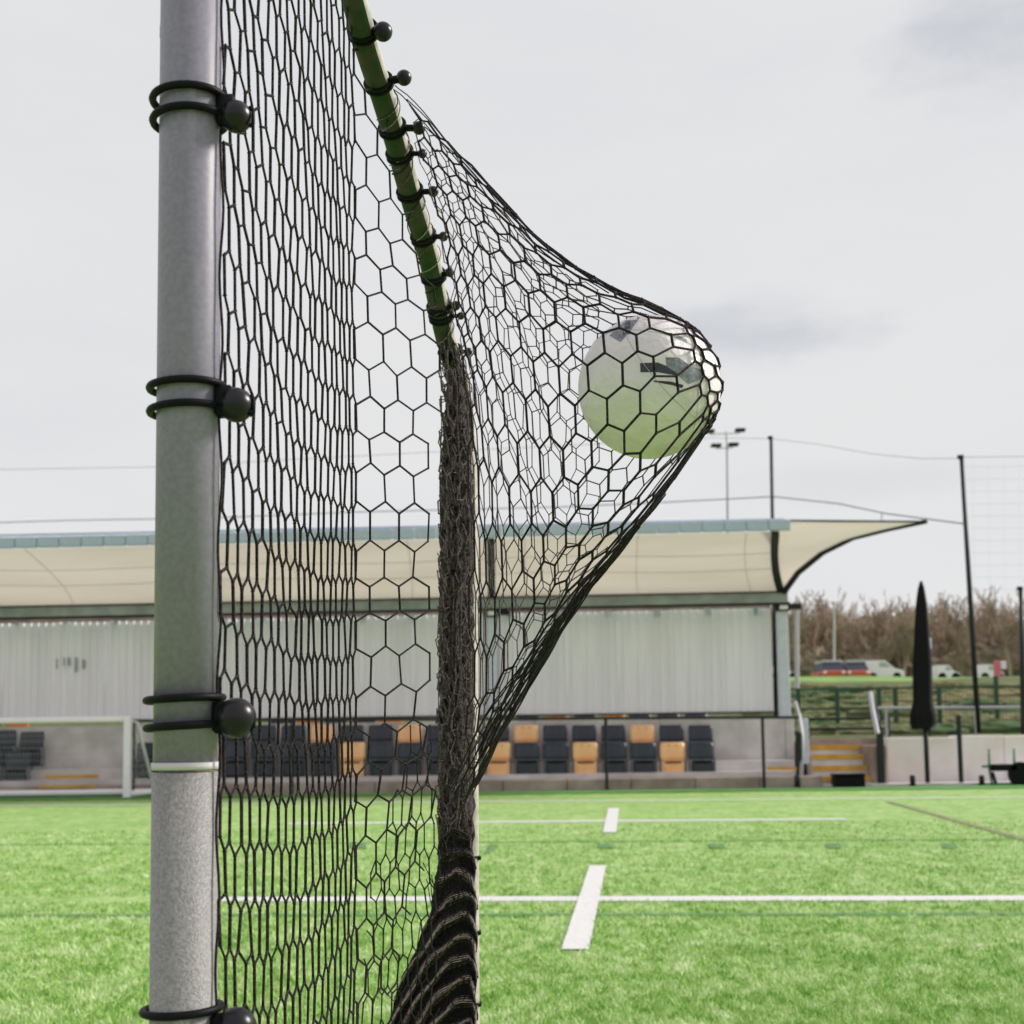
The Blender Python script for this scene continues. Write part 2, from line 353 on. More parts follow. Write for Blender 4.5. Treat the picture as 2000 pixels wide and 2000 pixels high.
# terrain behind: platform then a rising rough grass bank up to a plateau
XS = Xa(1577, 1450, 25)
def tz(x, y):
    if x < XS and y < 30: return -.3
    z = np.interp(y, [24, 28, 34, 95, 110, 400], [.84, .84, 1.1, 4.86, 5.0, 9.0])
    return float(z + .12*math.sin(x*.9+y*.3)*min(1, max(0, (y-29)/8)))
xs = [-300, -120, -60, -30, -15, -5, 0, XS-.02, XS, 6.5, 7.5, 8.5, 10, 12, 14, 16, 20, 25, 30, 36, 44, 60, 120, 300]
ys = [25.5, 26.01, 27, 28, 29.99, 30, 32, 34, 37, 40, 45, 50, 56, 63, 71, 78, 84, 90, 95, 104, 120, 160, 400, 1500]
b = MB()
b.add([(x, y, tz(x, y)) for x in xs for y in ys], [(i*len(ys)+j, (i+1)*len(ys)+j, (i+1)*len(ys)+j+1, i*len(ys)+j+1) for i in range(len(xs)-1) for j in range(len(ys)-1)])
nyy = len(ys)-1; b.m = [1 if 78 < ys[j] < 130 else 0 for i in range(len(xs)-1) for j in range(nyy)]
tag(b.build('grass_bank', [M['bank'], M['bank_top']]), 'rough grass bank rising behind the ground', kind='structure')
sheet('outer_ground', [(-1500, -1500), (1500, -1500), (1500, 1500), (-1500, 1500)], -.35, M['bank'])

# ------------------------------------------------------------------ woodland (reads as one mass)
def tree_segs(H, seed):
    rs = random.Random(seed); segs = []
    def grow(p, d, l, r, lv):
        n = 3 if lv < 2 else 2; q = p
        for i in range(n):
            d = d + Vector((rs.gauss(0, .12), rs.gauss(0, .12), rs.gauss(.03, .06))); d.normalize()
            q2 = q + d*(l/n); segs.append((q.copy(), q2.copy(), max(r*(1-.5*i/n), .012))); q = q2
            if lv < 4:
                for k in range(2 if lv else 3):
                    if rs.random() < .85:
                        ax = Vector((rs.gauss(0, 1), rs.gauss(0, 1), rs.gauss(0, .3))).normalized()
                        nd = (d*.85+ax*.5+Vector((0,0,.25))).normalized(); grow(q, nd, l*rs.uniform(.42, .66), r*.5, lv+1)
    grow(Vector((0, 0, 0)), Vector((0, 0, 1)), H*.62, H*.022, 0); return segs
protos = []
for sd_ in range(5):
    sg = tree_segs(9, 40+sd_)
    if len(sg) > 2600: sg = sg[:300]+rng.permutation(np.array(sg[300:], dtype=object)).tolist()[:2300]
    protos.append((np.array([list(s[0]) for s in sg]), np.array([list(s[1]) for s in sg]), np.array([s[2] for s in sg])))
def wood(name, count, y0, y1, x0, x1, hmin, hmax, m, label):
    As = []; Bs = []; Rs = []
    for i in range(count):
        A, B, r = protos[i % 5]; k = rng.choice(len(A), 1100, replace=False) if len(A) > 1100 else np.arange(len(A))
        k = np.unique(np.concatenate([np.arange(min(40, len(A))), k]))
        y = rng.uniform(y0, y1); x = rng.uniform(x0, x1); s = rng.uniform(hmin, hmax)/9; a = rng.uniform(0, 6.28)
        c_, s_ = math.cos(a), math.sin(a); Rm = np.array([[c_, -s_, 0], [s_, c_, 0], [0, 0, 1]])
        o = np.array([x, y, tz(x, y)-.2]); As.append(A[k]@Rm.T*s+o); Bs.append(B[k]@Rm.T*s+o); Rs.append(np.maximum(r[k]*s*1.4, .026))
    A = np.vstack(As); B = np.vstack(Bs); r = np.concatenate(Rs)
    o = strand_mesh(name, list(zip(A, B, r)), m, None, n=3); tag(o, label, 'trees', None, 'stuff')
wood('woodland', 340, 112, 155, 18, 70, 4.4, 7.6, M['bark'], 'bare brown winter woodland along the skyline right of the stand')
# low scrub at the foot of the wood
b = MB()
for i in range(620):
    y = rng.uniform(116, 158); x = rng.uniform(18, 68); s = rng.uniform(.9, 2.3)
    b.ball((x, y, tz(x, y)+s*.3+rng.uniform(0, 7.6)*(y-112)/46), s, 7, 5, (1.2, .8, .9))
o = b.build('scrub', M['scrub']); tag(o, 'dark brown and olive scrub below the bare trees', 'bushes', None, 'stuff')
tx = bpy.data.textures.new('clump', 'CLOUDS'); tx.noise_scale = .5
sb = o.modifiers.new('sub', 'SUBSURF'); sb.levels = sb.render_levels = 2; sb.subdivision_type = 'SIMPLE'
dm = o.modifiers.new('disp', 'DISPLACE'); dm.texture = tx; dm.strength = 1.2; dm.texture_coords = 'GLOBAL'

# rank grass tussocks on the bank
b = MB()
for i in range(420):
    y = rng.uniform(30, 68); x = y*rng.uniform(.19, .42); w = rng.uniform(.25, .8)
    b.ball((x, y, tz(x, y)+.02), w, 7, 5, (1.3, .8, .32))
M['tussock'] = mat('dead_grass', (.20, .17, .075, 1), .95, col2=(.04, .09, .025, 1), scale=.3, bump=.6, bscale=5, det=2)
o = b.build('tussocks', M['tussock']); tag(o, 'brown and green tussocks of rough grass on the bank', 'grass', None, 'stuff')
sb = o.modifiers.new('sub', 'SUBSURF'); sb.levels = sb.render_levels = 1; sb.subdivision_type = 'SIMPLE'
tx2 = bpy.data.textures.new('tuft', 'CLOUDS'); tx2.noise_scale = .18
dm = o.modifiers.new('disp', 'DISPLACE'); dm.texture = tx2; dm.strength = .2; dm.texture_coords = 'GLOBAL'

# ------------------------------------------------------------------ the stand
YF, YL, YU, YB, YW, YR = 24.1, 24.55, 25.2, 25.55, 25.9, 25.7
stand = thing('grandstand', 'small covered stand with cream canvas canopy and grey corrugated back wall', 'stand', (0, YF, 0))
def rel(bm_, name, m, parent=stand, smooth=False, label=None):
    o = bm_.build(name, m, parent, smooth); base = parent
    off = Vector((0, 0, 0)); q = parent
    while q: off += q.location; q = q.parent
    o.data.transform(Matrix.Translation(-off)); o.data.update()
    if label: o['label'] = label
    return o
XL = -14.0; XRW = Xa(1509, 1300, YW); XR = Xa(1524, 1165, YR)
zt = lambda x: np.interp(x, [-8.9, 4.85], [4.55, 4.69])        # fascia top
zb = lambda x: np.interp(x, [-9.7, 4.85], [3.50, 3.62])        # beam
YFA = 23.0; YBE = 25.6
# canopy: curved underside between the beam and the fascia
def canopy(s, t, x0=XL, x1=XR):
    x = (x0+(x1-x0)*s)*(1-.12*t*max(0, s-.3)/.7); return (x, YBE+(YFA-YBE)*(t**1.5), zb(x)+.06+(zt(x)-.2-zb(x)-.06)*(t**.72)+.03*math.sin(t*math.pi)*math.sin(x*1.1+1))
bm_ = MB(); bm_.grid(canopy, 40, 14); o = rel(bm_, 'canopy', M['canvas'], smooth=True)
ec = [(1528, 1160), (1558, 1119), (1606, 1080), (1665, 1051), (1735, 1034), (1808, 1019)]
def endc(t):
    k = t*5; i = min(4, int(k)); f = k-i; u = ec[i][0]+(ec[i+1][0]-ec[i][0])*f; v = ec[i][1]+(ec[i+1][1]-ec[i][1])*f
    return W(u, v, 25.6-3.4*t)
def ribc(t): return np.array(canopy(1, t))
def endp(s, t):
    p = ribc(t)*(1-s)+endc(t)*s
    p = p+np.array([0, 0, .17*(1-s)*max(0, (t-.6)/.4)**2])
    return p
bm_ = MB(); bm_.grid(endp, 12, 14); o = rel(bm_, 'canopy_wing', M['canvas'], smooth=True, label='curved canvas wing running out to a point at the open end')
bm_ = MB(); bm_.tube([endc(i/20)-np.array([0, .03, 0]) for i in range(21)], np.linspace(.06, .04, 21), 8); rel(bm_, 'end_rib', M['steel_dark'], smooth=True)
for t_ in (.38, .66):
    bm_ = MB(); bm_.tube([np.array(canopy(k/60, t_))-np.array([0, .002, .002]) for k in range(61)], .006, 5); rel(bm_, 'fabric_seam', M['canvas'], smooth=True)
for s_k in np.linspace(.06, .97, 9):
    bm_ = MB(); bm_.tube([np.array(canopy(s_k, k/12))-np.array([0, .002, .002]) for k in range(13)], .005, 5); rel(bm_, 'fabric_seam', M['canvas'], smooth=True)
# ribs and columns
cols = []
for u in (1526, 960, 392, -190):
    x = Xa(u, 1165, YR); cols.append(x)
    bm_ = MB(); P = [np.array([x*(1-(.12 if u > 1500 else .10)*t), YBE+(YFA-YBE)*(t**1.5)-.04, zb(x)+(zt(x)-.2-zb(x))*(t**.72)-.03]) for t in np.linspace(0, 1, 12)]
    for i in range(11):
        a, c = P[i], P[i+1]; w = .07
        bm_.add([(a[0]-w, a[1], a[2]-.05), (a[0]+w, a[1], a[2]-.05), (a[0]+w, a[1], a[2]+.03), (a[0]-w, a[1], a[2]+.03), (c[0]-w, c[1], c[2]-.05), (c[0]+w, c[1], c[2]-.05), (c[0]+w, c[1], c[2]+.03), (c[0]-w, c[1], c[2]+.03)],
                [(0, 1, 5, 4), (1, 2, 6, 5), (2, 3, 7, 6), (3, 0, 4, 7), (0, 3, 2, 1), (4, 5, 6, 7)])
    rel(bm_, 'canopy_rib', M['steel_dark'])
    zc0 = .9; zc1 = zb(x)-.28
    bm_ = MB(); bm_.rbox((x-.10, YR-.08, zc0), (x+.10, YR+.10, zc1), .012); c_o = rel(bm_, 'column', M['column'])
    bm_ = MB(); bm_.rbox((x-.16, YR-.14, zc1), (x+.14, YR+.14, zc1+.17), .01)
    bm_.box((x+.14, YR-.1, zc1+.03), (x+.36, YR+.02, zc1+.14)); rel(bm_, 'bracket', M['steel_dark'])
    bm_ = MB(); bm_.rbox((x-.075, YR-.19, zc1+.02), (x+.075, YR-.145, zc1+.11), .01); rel(bm_, 'bracket_plate', M['white'])
# fascia in short gutter lengths (pieces proud of each other by their joints)
xf = XL; k = 0; seg = .385
fm = MB(); fm.rbox((0, -.05, -.19), (seg-.012, .05, 0), .012); fproto = None
while xf < XR-.45:
    z = zt(xf)+.0
    if fproto is None: fproto = fm.build('gutter_section', M['fascia'], stand); q = fproto
    else: q = fproto.copy(); scene.collection.objects.link(q)
    q.location = (xf, YFA-YF-.07, z); xf += seg; k += 1
bm_ = MB(); bm_.bar((XL, YFA-.02, zt(XL)+.01), (XR-.45, YFA-.02, zt(XR)+.01), .02, 6); rel(bm_, 'ridge_tube', M['fascia'])
bm_ = MB(); bm_.bar(np.array([XR-.5, YFA-.02, zt(XR)-.01]), endc(1), .018, 6); rel(bm_, 'edge_tube', M['steel_dark'])
# beam and its dark underside
bm_ = MB()
bm_.add([(XL, YBE-.12, zb(XL)-.13), (XR+.1, YBE-.12, zb(XR)-.13), (XR+.1, YBE-.12, zb(XR)+.05), (XL, YBE-.12, zb(XL)+.05), (XL, YBE+.1, zb(XL)-.13), (XR+.1, YBE+.1, zb(XR)-.13), (XR+.1, YBE+.1, zb(XR)+.05), (XL, YBE+.1, zb(XL)+.05)],
        [(0, 1, 2, 3), (4, 7, 6, 5), (0, 4, 5, 1), (3, 2, 6, 7), (0, 3, 7, 4), (1, 5, 6, 2)]); rel(bm_, 'eaves_beam', M['beam'])
bm_ = MB(); bm_.bar((XL, YBE-.1, zb(XL)-.155), (XR+.1, YBE-.1, zb(XR)-.155), .028, 6); rel(bm_, 'lower_rail', M['steel_dark'])
bm_ = MB(); bm_.bar((XL, YBE-.15, zb(XL)+.07), (XR+.1, YBE-.15, zb(XR)+.07), .022, 6); rel(bm_, 'upper_rail', M['steel_dark'])
# brown gap above the wall: brackets and a recessed timber plate
bm_ = MB(); bm_.box((XL, YW+.12, 3.2), (XRW, YW+.16, 3.50)); rel(bm_, 'wall_plate', M['conc_brown'])
for i, u in enumerate(range(-60, 1500, 96)):
    x = Xa(u, 1180, YW); bm_ = MB(); bm_.box((x-.05, YW-.05, 3.28), (x+.05, YW+.0, zb(x)-.18)); rel(bm_, 'hanger', M['column'])
# corrugated wall in sheets, each its own mesh data shared
PW = 1.0; ribs = 7
pm = MB(); prof = []
for i in range(ribs):
    x0 = i*PW/ribs; w = PW/ribs
    prof += [(x0, 0), (x0+w*.66, 0), (x0+w*.72, -.05), (x0+w*.90, -.05)]
prof.append((PW-.004, 0)); z0, z1 = 0, 1.0
pm.add([(x, y, z) for x, y in prof for z in (z0, z1)], [(2*i, 2*i+2, 2*i+3, 2*i+1) for i in range(len(prof)-1)])
pmo = None; x = XRW-PW; i = 0
while x > XL-PW:
    zt_ = np.interp(x, [-10, 5], [3.315, 3.43]); zb_ = 1.41
    if pmo is None: pmo = pm.build('wall_sheet', M['panel'], stand); q = pmo
    else: q = pmo.copy(); scene.collection.objects.link(q)
    q.location = (x, YW-YF-(.003 if i % 2 else 0), zb_); q.scale = (1, 1, zt_-zb_); x -= PW; i += 1
# worn faint lettering on the wall (four unreadable strokes)
for u0, u1, v0, v1 in ((110, 115, 1286, 1306), (124, 137, 1284, 1300), (127, 131, 1300, 1316), (142, 151, 1284, 1312), (161, 166, 1288, 1306)):
    p0 = W(u0, v1, YW-.04); p1 = W(u1, v0, YW-.04); bm_ = MB(); bm_.box((p0[0], YW-.045, p0[2]), (p1[0], YW-.035, p1[2]))
    rel(bm_, 'faded_marking', M['beam'])
# dark bar under the wall, terraces, front wall
bm_ = MB(); bm_.box((XL, YW-.06, 1.375), (XR+.05, YW+.02, 1.41)); rel(bm_, 'sill_bar', M['steel_dark'])
zfw = Za(1000, 1408, YB)
x = XL
while x < Xa(1552, 1450, YB)-.05:
    x1 = min(x+2.4, Xa(1552, 1450, YB)); bm_ = MB(); bm_.rbox((x+.004, YB, .0), (x1-.004, YB+.12, zfw), .008); rel(bm_, 'wall_block', M['conc']); x = x1
bm_ = MB(); bm_.box((XL, YB+.12, 1.0), (XRW, 29.9, 1.1)); rel(bm_, 'terrace', M['conc_brown'])
bm_ = MB(); bm_.box((XL, YL+.35, 0), (Xa(1552, 1500, 24.9), YB, .48)); rel(bm_, 'step', M['conc'])
bm_ = MB(); bm_.box((XL, YL-.12, 0), (Xa(1552, 1520, YL), YL+.35, .30)); rel(bm_, 'step', M['conc'])
x = XL
while x < Xa(1540, 1530, YF):
    x1 = x+1.15; bm_ = MB(); bm_.rbox((x+.006, YF-.04, 0), (x1-.006, YL-.12, .21), .01); rel(bm_, 'kerb_stone', M['conc_brown']); x = x1
# yellow nosings in the aisles of the stand
for (u0, u1, vv, YY) in ((88, 190, 1517, YL-.13), (76, 186, 1536, YF-.05), (1432, 1497, 1523, YL-.13), (1500, 1556, 1502, YL+.3), (1500, 1553, 1522, YL-.14)):
    p0 = W(u0, vv+4, YY); p1 = W(u1, vv-4, YY); bm_ = MB(); bm_.box((p0[0], YY-.02, p0[2]), (p1[0], YY+.1, p1[2])); rel(bm_, 'step_nosing', M['yellow'])

# ---- seats
def make_seat(name, m, label):
    t = thing(name, label, 'seat')
    bk = MB()
    def back(s, q): # wrapped shell
        a = (s-.5)*1.0; x = .225*math.sin(a*1.15)/math.sin(.575); w = 1-.10*(max(0, q-.8)/.2)**2
        return (x*w, .06-.06*math.cos(a*1.6)+.05*q-.055*s*0, .345+.30*q)
    bk.grid(back, 8, 6); o = bk.build('backrest', m, t, True); s_ = o.modifiers.new('thick', 'SOLIDIFY'); s_.thickness = .025; s_.offset = 1
    pn = MB(); pn.rbox((-.205, -.070, .03), (.205, -.015, .32), .025); pn.rbox((-.15, -.095, .05), (.15, -.071, .255), .02)
    pn.build('seat_pan', m, t)
    ar = MB(); ar.rbox((-.245, -.06, .0), (-.220, .05, .36), .01); ar.build('side_frame', M['seat_frame'], t); ar = MB(); ar.rbox((.220, -.06, .0), (.245, .05, .36), .01); ar.build('side_frame', M['seat_frame'], t); sl_ = MB(); sl_.rbox((-.15, -.098, .275), (.15, -.076, .296), .004); sl_.rbox((-.09, .018, .585), (.09, .034, .607), .004); sl_.build('hand_slot', M['black'], t); ri = MB(); ri.rbox((-.21, -.088, .322), (.21, -.03, .345), .008); ri.build('pan_rim', M['seat_frame'] if m == M['seat_dark'] else m, t)
    lg = MB(); lg.box((-.03, -.02, -.14), (.03, .03, .03)); lg.box((-.2, -.01, .0), (.2, .03, .03)); lg.build('bracket', M['steel_dark'], t); return t
sd0 = make_seat('stadium_seat', M['seat_dark'], ''); so0 = make_seat('stadium_seat', M['seat_orange'], '')
ordn = ['first', 'second', 'third', 'fourth', 'fifth', 'sixth', 'seventh', 'eighth', 'ninth', 'tenth', 'eleventh', 'twelfth', 'thirteenth', 'fourteenth', 'fifteenth', 'sixteenth', 'seventeenth', 'eighteenth', 'nineteenth', 'twentieth', 'twenty-first']
used = {'d': False, 'o': False}
def seat(kind, loc, label, group, s=1):
    p = so0 if kind == 'o' else sd0
    if used[kind]: q = copy_tree(p, loc)
    else: q = p; used[kind] = True; q.location = loc
    q.location = loc; q['label'] = label; q['group'] = group; return q
U_or = {2: 'o', 6: 'o', 10: 'o', 14: 'o'}; L_or = {1, 4, 7, 12, 17}
for i in range(20):
    u = 1368-56.8*i
    if i < 18:
        k = 'o' if i in (2, 6, 10, 13) else 'd'
        p = W(u, 1415, YU); seat(k, (p[0], YU, p[2]-.66), '%s seat in the upper row, %s from the right end' % ('pale orange' if k == 'o' else 'dark navy', ordn[i]), 'seats in the front of the stand')
    k = 'o' if i in L_or else 'd'
    p = W(u+2, 1449, YL); seat(k, (p[0], YL, p[2]-.66), '%s folded seat in the lower row, %s from the right end' % ('pale orange' if k == 'o' else 'dark navy', ordn[i]), 'seats in the front of the stand')
for i, (u, v, YY, nm) in enumerate([(62, 1428, YU, 'upper'), (8, 1425, YU, 'upper'), (-48, 1427, YU, 'upper'), (34, 1467, YL, 'lower'), (-22, 1467, YL, 'lower')]):
    p = W(u, v, YY); seat('d', (p[0], YY, p[2]-.66), 'dark %s row seat behind the small white goal, %s from the aisle' % (nm, ordn[(i if i < 3 else i-3)]), 'seats in the front of the stand')
# back row glimpsed below the wall
for i, u in enumerate([1360, 1305, 1250, 1199, 1143, 1088, 1032, 975, 765, 710, 655, 603, 550, 34, -22]):
    k = 'o' if u in (1199, 765, 603, 34, 1088) else 'd'
    p = W(u, 1393, 26.6); q = seat(k, (p[0], 26.6, p[2]-.66), '%s seat top showing under the corrugated wall, %s from the right' % ('orange' if k == 'o' else 'dark', ordn[i]), 'back row seats seen under the wall')
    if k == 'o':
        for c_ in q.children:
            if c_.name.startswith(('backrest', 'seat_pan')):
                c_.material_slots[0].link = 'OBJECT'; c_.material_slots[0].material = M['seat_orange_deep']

# ------------------------------------------------------------------ pitchside railing
rl = thing('pitchside_railing', 'dark thin steel railing along the front of the stand', 'railing', (0, 24.0, 0))
for u, v in ((1183, 1404), (1489, 1404), (876, 1404), (570, 1408), (262, 1410)):
    p = W(u, v, 24.0); bm_ = MB(); bm_.bar((p[0], 24.0, 0), (p[0], 24.0, p[2]), .03, 8); rel(bm_, 'post', M['steel_dark'], rl)
p0 = W(-200, 1410, 24.0); p1 = W(1560, 1401, 24.0); bm_ = MB(); bm_.bar(p0, p1, .026, 8); rel(bm_, 'rail', M['steel_dark'], rl)
rr = thing('pitchside_railing', 'dark post with a stub rail standing before the pale concrete wall', 'railing', (0, 24.2, 0))
for u, v in ((1872, 1397),):
    p = W(u, v, 24.2); bm_ = MB(); bm_.bar((p[0], 24.2, 0), (p[0], 24.2, p[2]), .045, 8); rel(bm_, 'post', M['steel_dark'], rr)
bm_ = MB(); bm_.bar(W(1848, 1433, 24.2), W(1872, 1431, 24.2), .035, 8); rel(bm_, 'rail', M['steel_dark'], rr)
# ------------------------------------------------------------------ yellow steps on the right
st = thing('steps', 'concrete steps with yellow nosings beside the right end of the stand', 'steps', (Xa(1640, 1530, 24.4), 24.4, 0))
yv = [(1520, 1589, 1702), (1499, 1586, 1699), (1477, 1584, 1698), (1459, 1581, 1697)]
for i, (v, u0, u1) in enumerate(yv):
    YY = 24.4+.26*i; p0 = W(u0, v, YY); p1 = W(u1, v, YY)
    bm_ = MB(); bm_.box((p0[0], YY, 0), (p1[0], YY+.26 if i < 3 else 25.5, p0[2]-.0)); rel(bm_, 'step', M['conc'], st)
    bm_ = MB(); bm_.box((p0[0]+.005, YY-.02, p0[2]-.06), (p1[0]-.005, YY+.06, p0[2]+.03)); rel(bm_, 'step_nosing', M['yellow'], st)
bm_ = MB(); p = W(1702, 1525, 24.4); bm_.rbox((p[0], 24.3, 0), (Xa(1732, 1525, 24.4), 25.6, .74), .02); rel(bm_, 'side_kerb', M['conc_brown'], st)
hr = thing('handrail', 'grey and dark handrail on the left of the yellow steps', 'handrail', (Xa(1565, 1520, 24.3), 24.3, 0))
bm_ = MB(); bm_.tube([W(1553, 1372, 25.3), W(1560, 1395, 25.0), W(1567, 1440, 24.5), W(1565, 1520, 24.3)], .04, 8); rel(bm_, 'rail', M['grey'], hr, True)
bm_ = MB(); p = W(1560, 1430, 24.35); bm_.rbox((p[0]-.05, 24.35, 0), (p[0]+.05, 24.42, p[2]), .01); rel(bm_, 'post', M['steel_dark'], hr)
bm_ = MB(); p = W(1573, 1403, 24.9); bm_.rbox((p[0]-.055, 24.9, Za(1573, 1492, 24.9)), (p[0]+.055, 24.96, p[2]), .008); rel(bm_, 'side_panel', M['column'], hr)
hr = thing('handrail', 'grey and dark handrail on the right of the yellow steps', 'handrail', (Xa(1720, 1520, 24.3), 24.3, 0))
bm_ = MB(); bm_.tube([W(1700, 1353, 25.6), W(1704, 1385, 25.3), W(1712, 1425, 24.8), W(1722, 1470, 24.5)], .045, 8); rel(bm_, 'rail', M['grey'], hr, True)
bm_ = MB(); bm_.tube([W(1706, 1362, 25.62), W(1722, 1440, 24.85)], .03, 8); rel(bm_, 'rail', M['steel_dark'], hr, True)
bm_ = MB(); p = W(1718, 1432, 24.25); bm_.rbox((p[0]-.06, 24.2, 0), (p[0]+.06, 24.28, p[2]), .01); rel(bm_, 'post', M['steel_dark'], hr)
# pale wall right
pw = thing('retaining_wall', 'pale concrete retaining wall right of the yellow steps', 'wall', (Xa(1850, 1530, 24.9), 24.9, 0))
us = [1733, 1808, 1873, 1962, 2060]
for i in range(4):
    z = Za(us[i], 1441 if i < 2 else 1437, 24.9); bm_ = MB(); bm_.rbox((Xa(us[i], 1480, 24.9)+.004, 24.9, -.05), (Xa(us[i+1], 1480, 24.9)-.004, 25.5, z), .012)
    rel(bm_, 'wall_block', M['conc_white'], pw)
bm_ = MB(); bm_.rbox((Xa(1560, 1530, 24.1), 24.1, -.02), (Xa(2100, 1530, 24.1), 24.9, .055), .01); tag(bm_.build('path', M['conc']), 'narrow concrete path at the foot of the wall', kind='structure')
bm_ = MB(); bm_.box((Xa(1577, 1450, 25.5), 25.49, .5), (Xa(1733, 1450, 25.5), 25.52, .86)); rel(bm_, 'back_wall', M['conc_brown'], st)
# black crate, bollards
def solo(bm_, name, m, label, cat, smooth=False, group=None):
    o = bm_.build(name, m, None, smooth); c = np.array(bm_.v); b0 = Vector(((c[:, 0].min()+c[:, 0].max())/2, (c[:, 1].min()+c[:, 1].max())/2, c[:, 2].min()))
    o.data.transform(Matrix.Translation(-b0)); o.location = b0; return tag(o, label, cat, group)
p0 = W(1631, 1540, 23.9); p1 = W(1690, 1511, 23.9)
bx = thing('storage_box', 'black storage box on the pitch edge before the yellow steps', 'box', ((p0[0]+p1[0])/2, 24, 0))
bm_ = MB(); bm_.rbox((p0[0], 23.9, .0), (p1[0], 24.2, p1[2]-.04), .02); rel(bm_, 'body', M['black'], bx)
bm_ = MB(); bm_.rbox((p0[0]-.012, 23.885, p1[2]-.04), (p1[0]+.012, 24.215, p1[2]), .01); rel(bm_, 'lid', M['black'], bx)
for u, lab in ((1782, 'short dark bollard left of the parasol pole'), (1917, 'short dark bollard left of the green trolley'), (1557, 'short dark bollard left of the yellow steps')):
    p = W(u, 1514, 24.05); bm_ = MB(); bm_.tube([(p[0], 24.05, 0), (p[0], 24.05, p[2]-.02), (p[0], 24.05, p[2])], [.05, .05, .035], 10); solo(bm_, 'bollard', M['steel_dark'], lab, 'bollard', True, 'short dark bollards')
# closed parasol
ps = thing('closed_parasol', 'tall closed black parasol on a thin pole behind the pitchside wall', 'parasol', (Xa(1813, 1535, 24.3), 24.3, 0))
axp = lambda v: W(np.interp(v, [1135, 1423, 1535], [1799, 1803, 1812]), v, 24.3)
prof = [(1135, 2), (1150, 6), (1180, 10), (1230, 13), (1300, 17), (1370, 17), (1384, 20), (1396, 23), (1412, 23), (1424, 20)]
bm_ = MB(); pts = [axp(v) for v, r in prof]; nseg = 24; vs = []; fs = []
for i, (v, r) in enumerate(prof):
    for k in range(nseg):
        a = 2*math.pi*k/nseg; q = r/107*(1+.14*math.cos(a*6)); vs.append(pts[i]+np.array([q*math.cos(a), q*math.sin(a), 0]))
for i in range(len(prof)-1):
    for k in range(nseg): fs.append((i*nseg+k, i*nseg+(k+1) % nseg, (i+1)*nseg+(k+1) % nseg, (i+1)*nseg+k))
fs += [tuple(range(nseg)), tuple((len(prof)-1)*nseg+k for k in range(nseg))[::-1]]
bm_.add(vs, fs); rel(bm_, 'folded_canopy', M['black'], ps, True)
bm_ = MB(); bm_.bar((axp(1535)[0], 24.3, 0), np.array([axp(1535)[0], 24.3, axp(1390)[2]]), .045, 10); rel(bm_, 'pole', M['steel_dark'], ps, True)
lp = thing('wall_lamp', 'small pale blue lamp showing at the right of the closed parasol', 'lamp', tuple(W(1808, 1265, 29)))
bm_ = MB(); p = W(1808, 1258, 29); bm_.rbox((p[0]-.09, 28.9, p[2]-.13), (p[0]+.1, 29.1, p[2]+.13), .03); rel(bm_, 'head', M['column'], lp)
bm_ = MB(); bm_.bar((p[0], 29, tz(p[0], 29)), (p[0], 29, p[2]-.13), .035, 8); rel(bm_, 'pole', M['steel_dark'], lp)
# green trolley at right edge
gt = thing('goal_trolley', 'green metal trolley with a black bar at the right edge of the frame', 'trolley', (Xa(1960, 1530, 24.0), 24.0, 0))
def gp(u, v, y=24.0): return W(u, v, y)
for u in (1932, 1981):
    bm_ = MB(); bm_.tube([gp(u, 1462), gp(u, 1500), gp(u+6, 1532)], .022, 8); rel(bm_, 'upright', M['green_frame'], gt, True)
bm_ = MB(); bm_.bar(gp(1918, 1497), gp(2030, 1497), .022, 8); rel(bm_, 'crossbar', M['green_frame'], gt)
a = gp(1936, 1506, 23.95); c = gp(1984, 1492, 23.95); bm_ = MB(); bm_.rbox((a[0], 23.85, a[2]), (c[0], 24.05, c[2]), .02); rel(bm_, 'weight_bar', M['black'], gt)
bm_ = MB(); bm_.bar(gp(1938, 1508), gp(1945, 1530), .03, 8); rel(bm_, 'leg', M['black'], gt)
bm_ = MB(); bm_.bar(gp(1935, 1533), gp(2030, 1533), .03, 8); rel(bm_, 'base_rail', M['green_frame'], gt)
c = gp(1994, 1512, 23.9); bm_ = MB(); bm_.tube([(c[0], 23.85, c[2]), (c[0], 23.97, c[2])], .22, 20); rel(bm_, 'wheel', M['black'], gt)

# ------------------------------------------------------------------ fences and rails on the bank
gf = thing('green_fence', 'dark green mesh fence along the foot of the grass bank', 'fence', (Xa(1750, 1400, 31), 31, 0))
x0, x1 = Xa(1545, 1400, 31), Xa(2150, 1400, 31); zf1 = Za(1800, 1343, 31); zf0 = Za(1800, 1420, 31)
for u in (1560, 1636, 1718, 1750, 1836, 1948, 2030):
    x = Xa(u, 1400, 31); bm_ = MB(); bm_.rbox((x-.05, 30.97, .8), (x+.05, 31.03, zf1+(.25 if u in (1948,) else 0)), .01); rel(bm_, 'post', M['fence_green'], gf)
for z in np.linspace(zf0, zf1, 3):
    bm_ = MB(); bm_.bar((x0, 31, z), (x1, 31, z), .03, 6); rel(bm_, 'rail', M['fence_green'], gf)
segs = [(np.array([x, 31., zf0]), np.array([x, 31., zf1]), .0035) for x in np.arange(x0, x1, .10)] + [(np.array([x0, 31., z]), np.array([x1, 31., z]), .004) for z in np.arange(zf0, zf1, .12)]
o = strand_mesh('mesh_wire', segs, M['fence_green'], gf, n=3); o.data.transform(Matrix.Translation(-gf.location)); o['kind'] = 'stuff'
rg = thing('spectator_rail', 'grey tubular rail crossing behind the closed parasol', 'railing', (Xa(1850, 1400, 27), 27, 0))
bm_ = MB(); bm_.bar(W(1715, 1383, 27), W(2060, 1381, 27), .03, 8); rel(bm_, 'rail', M['grey'], rg)
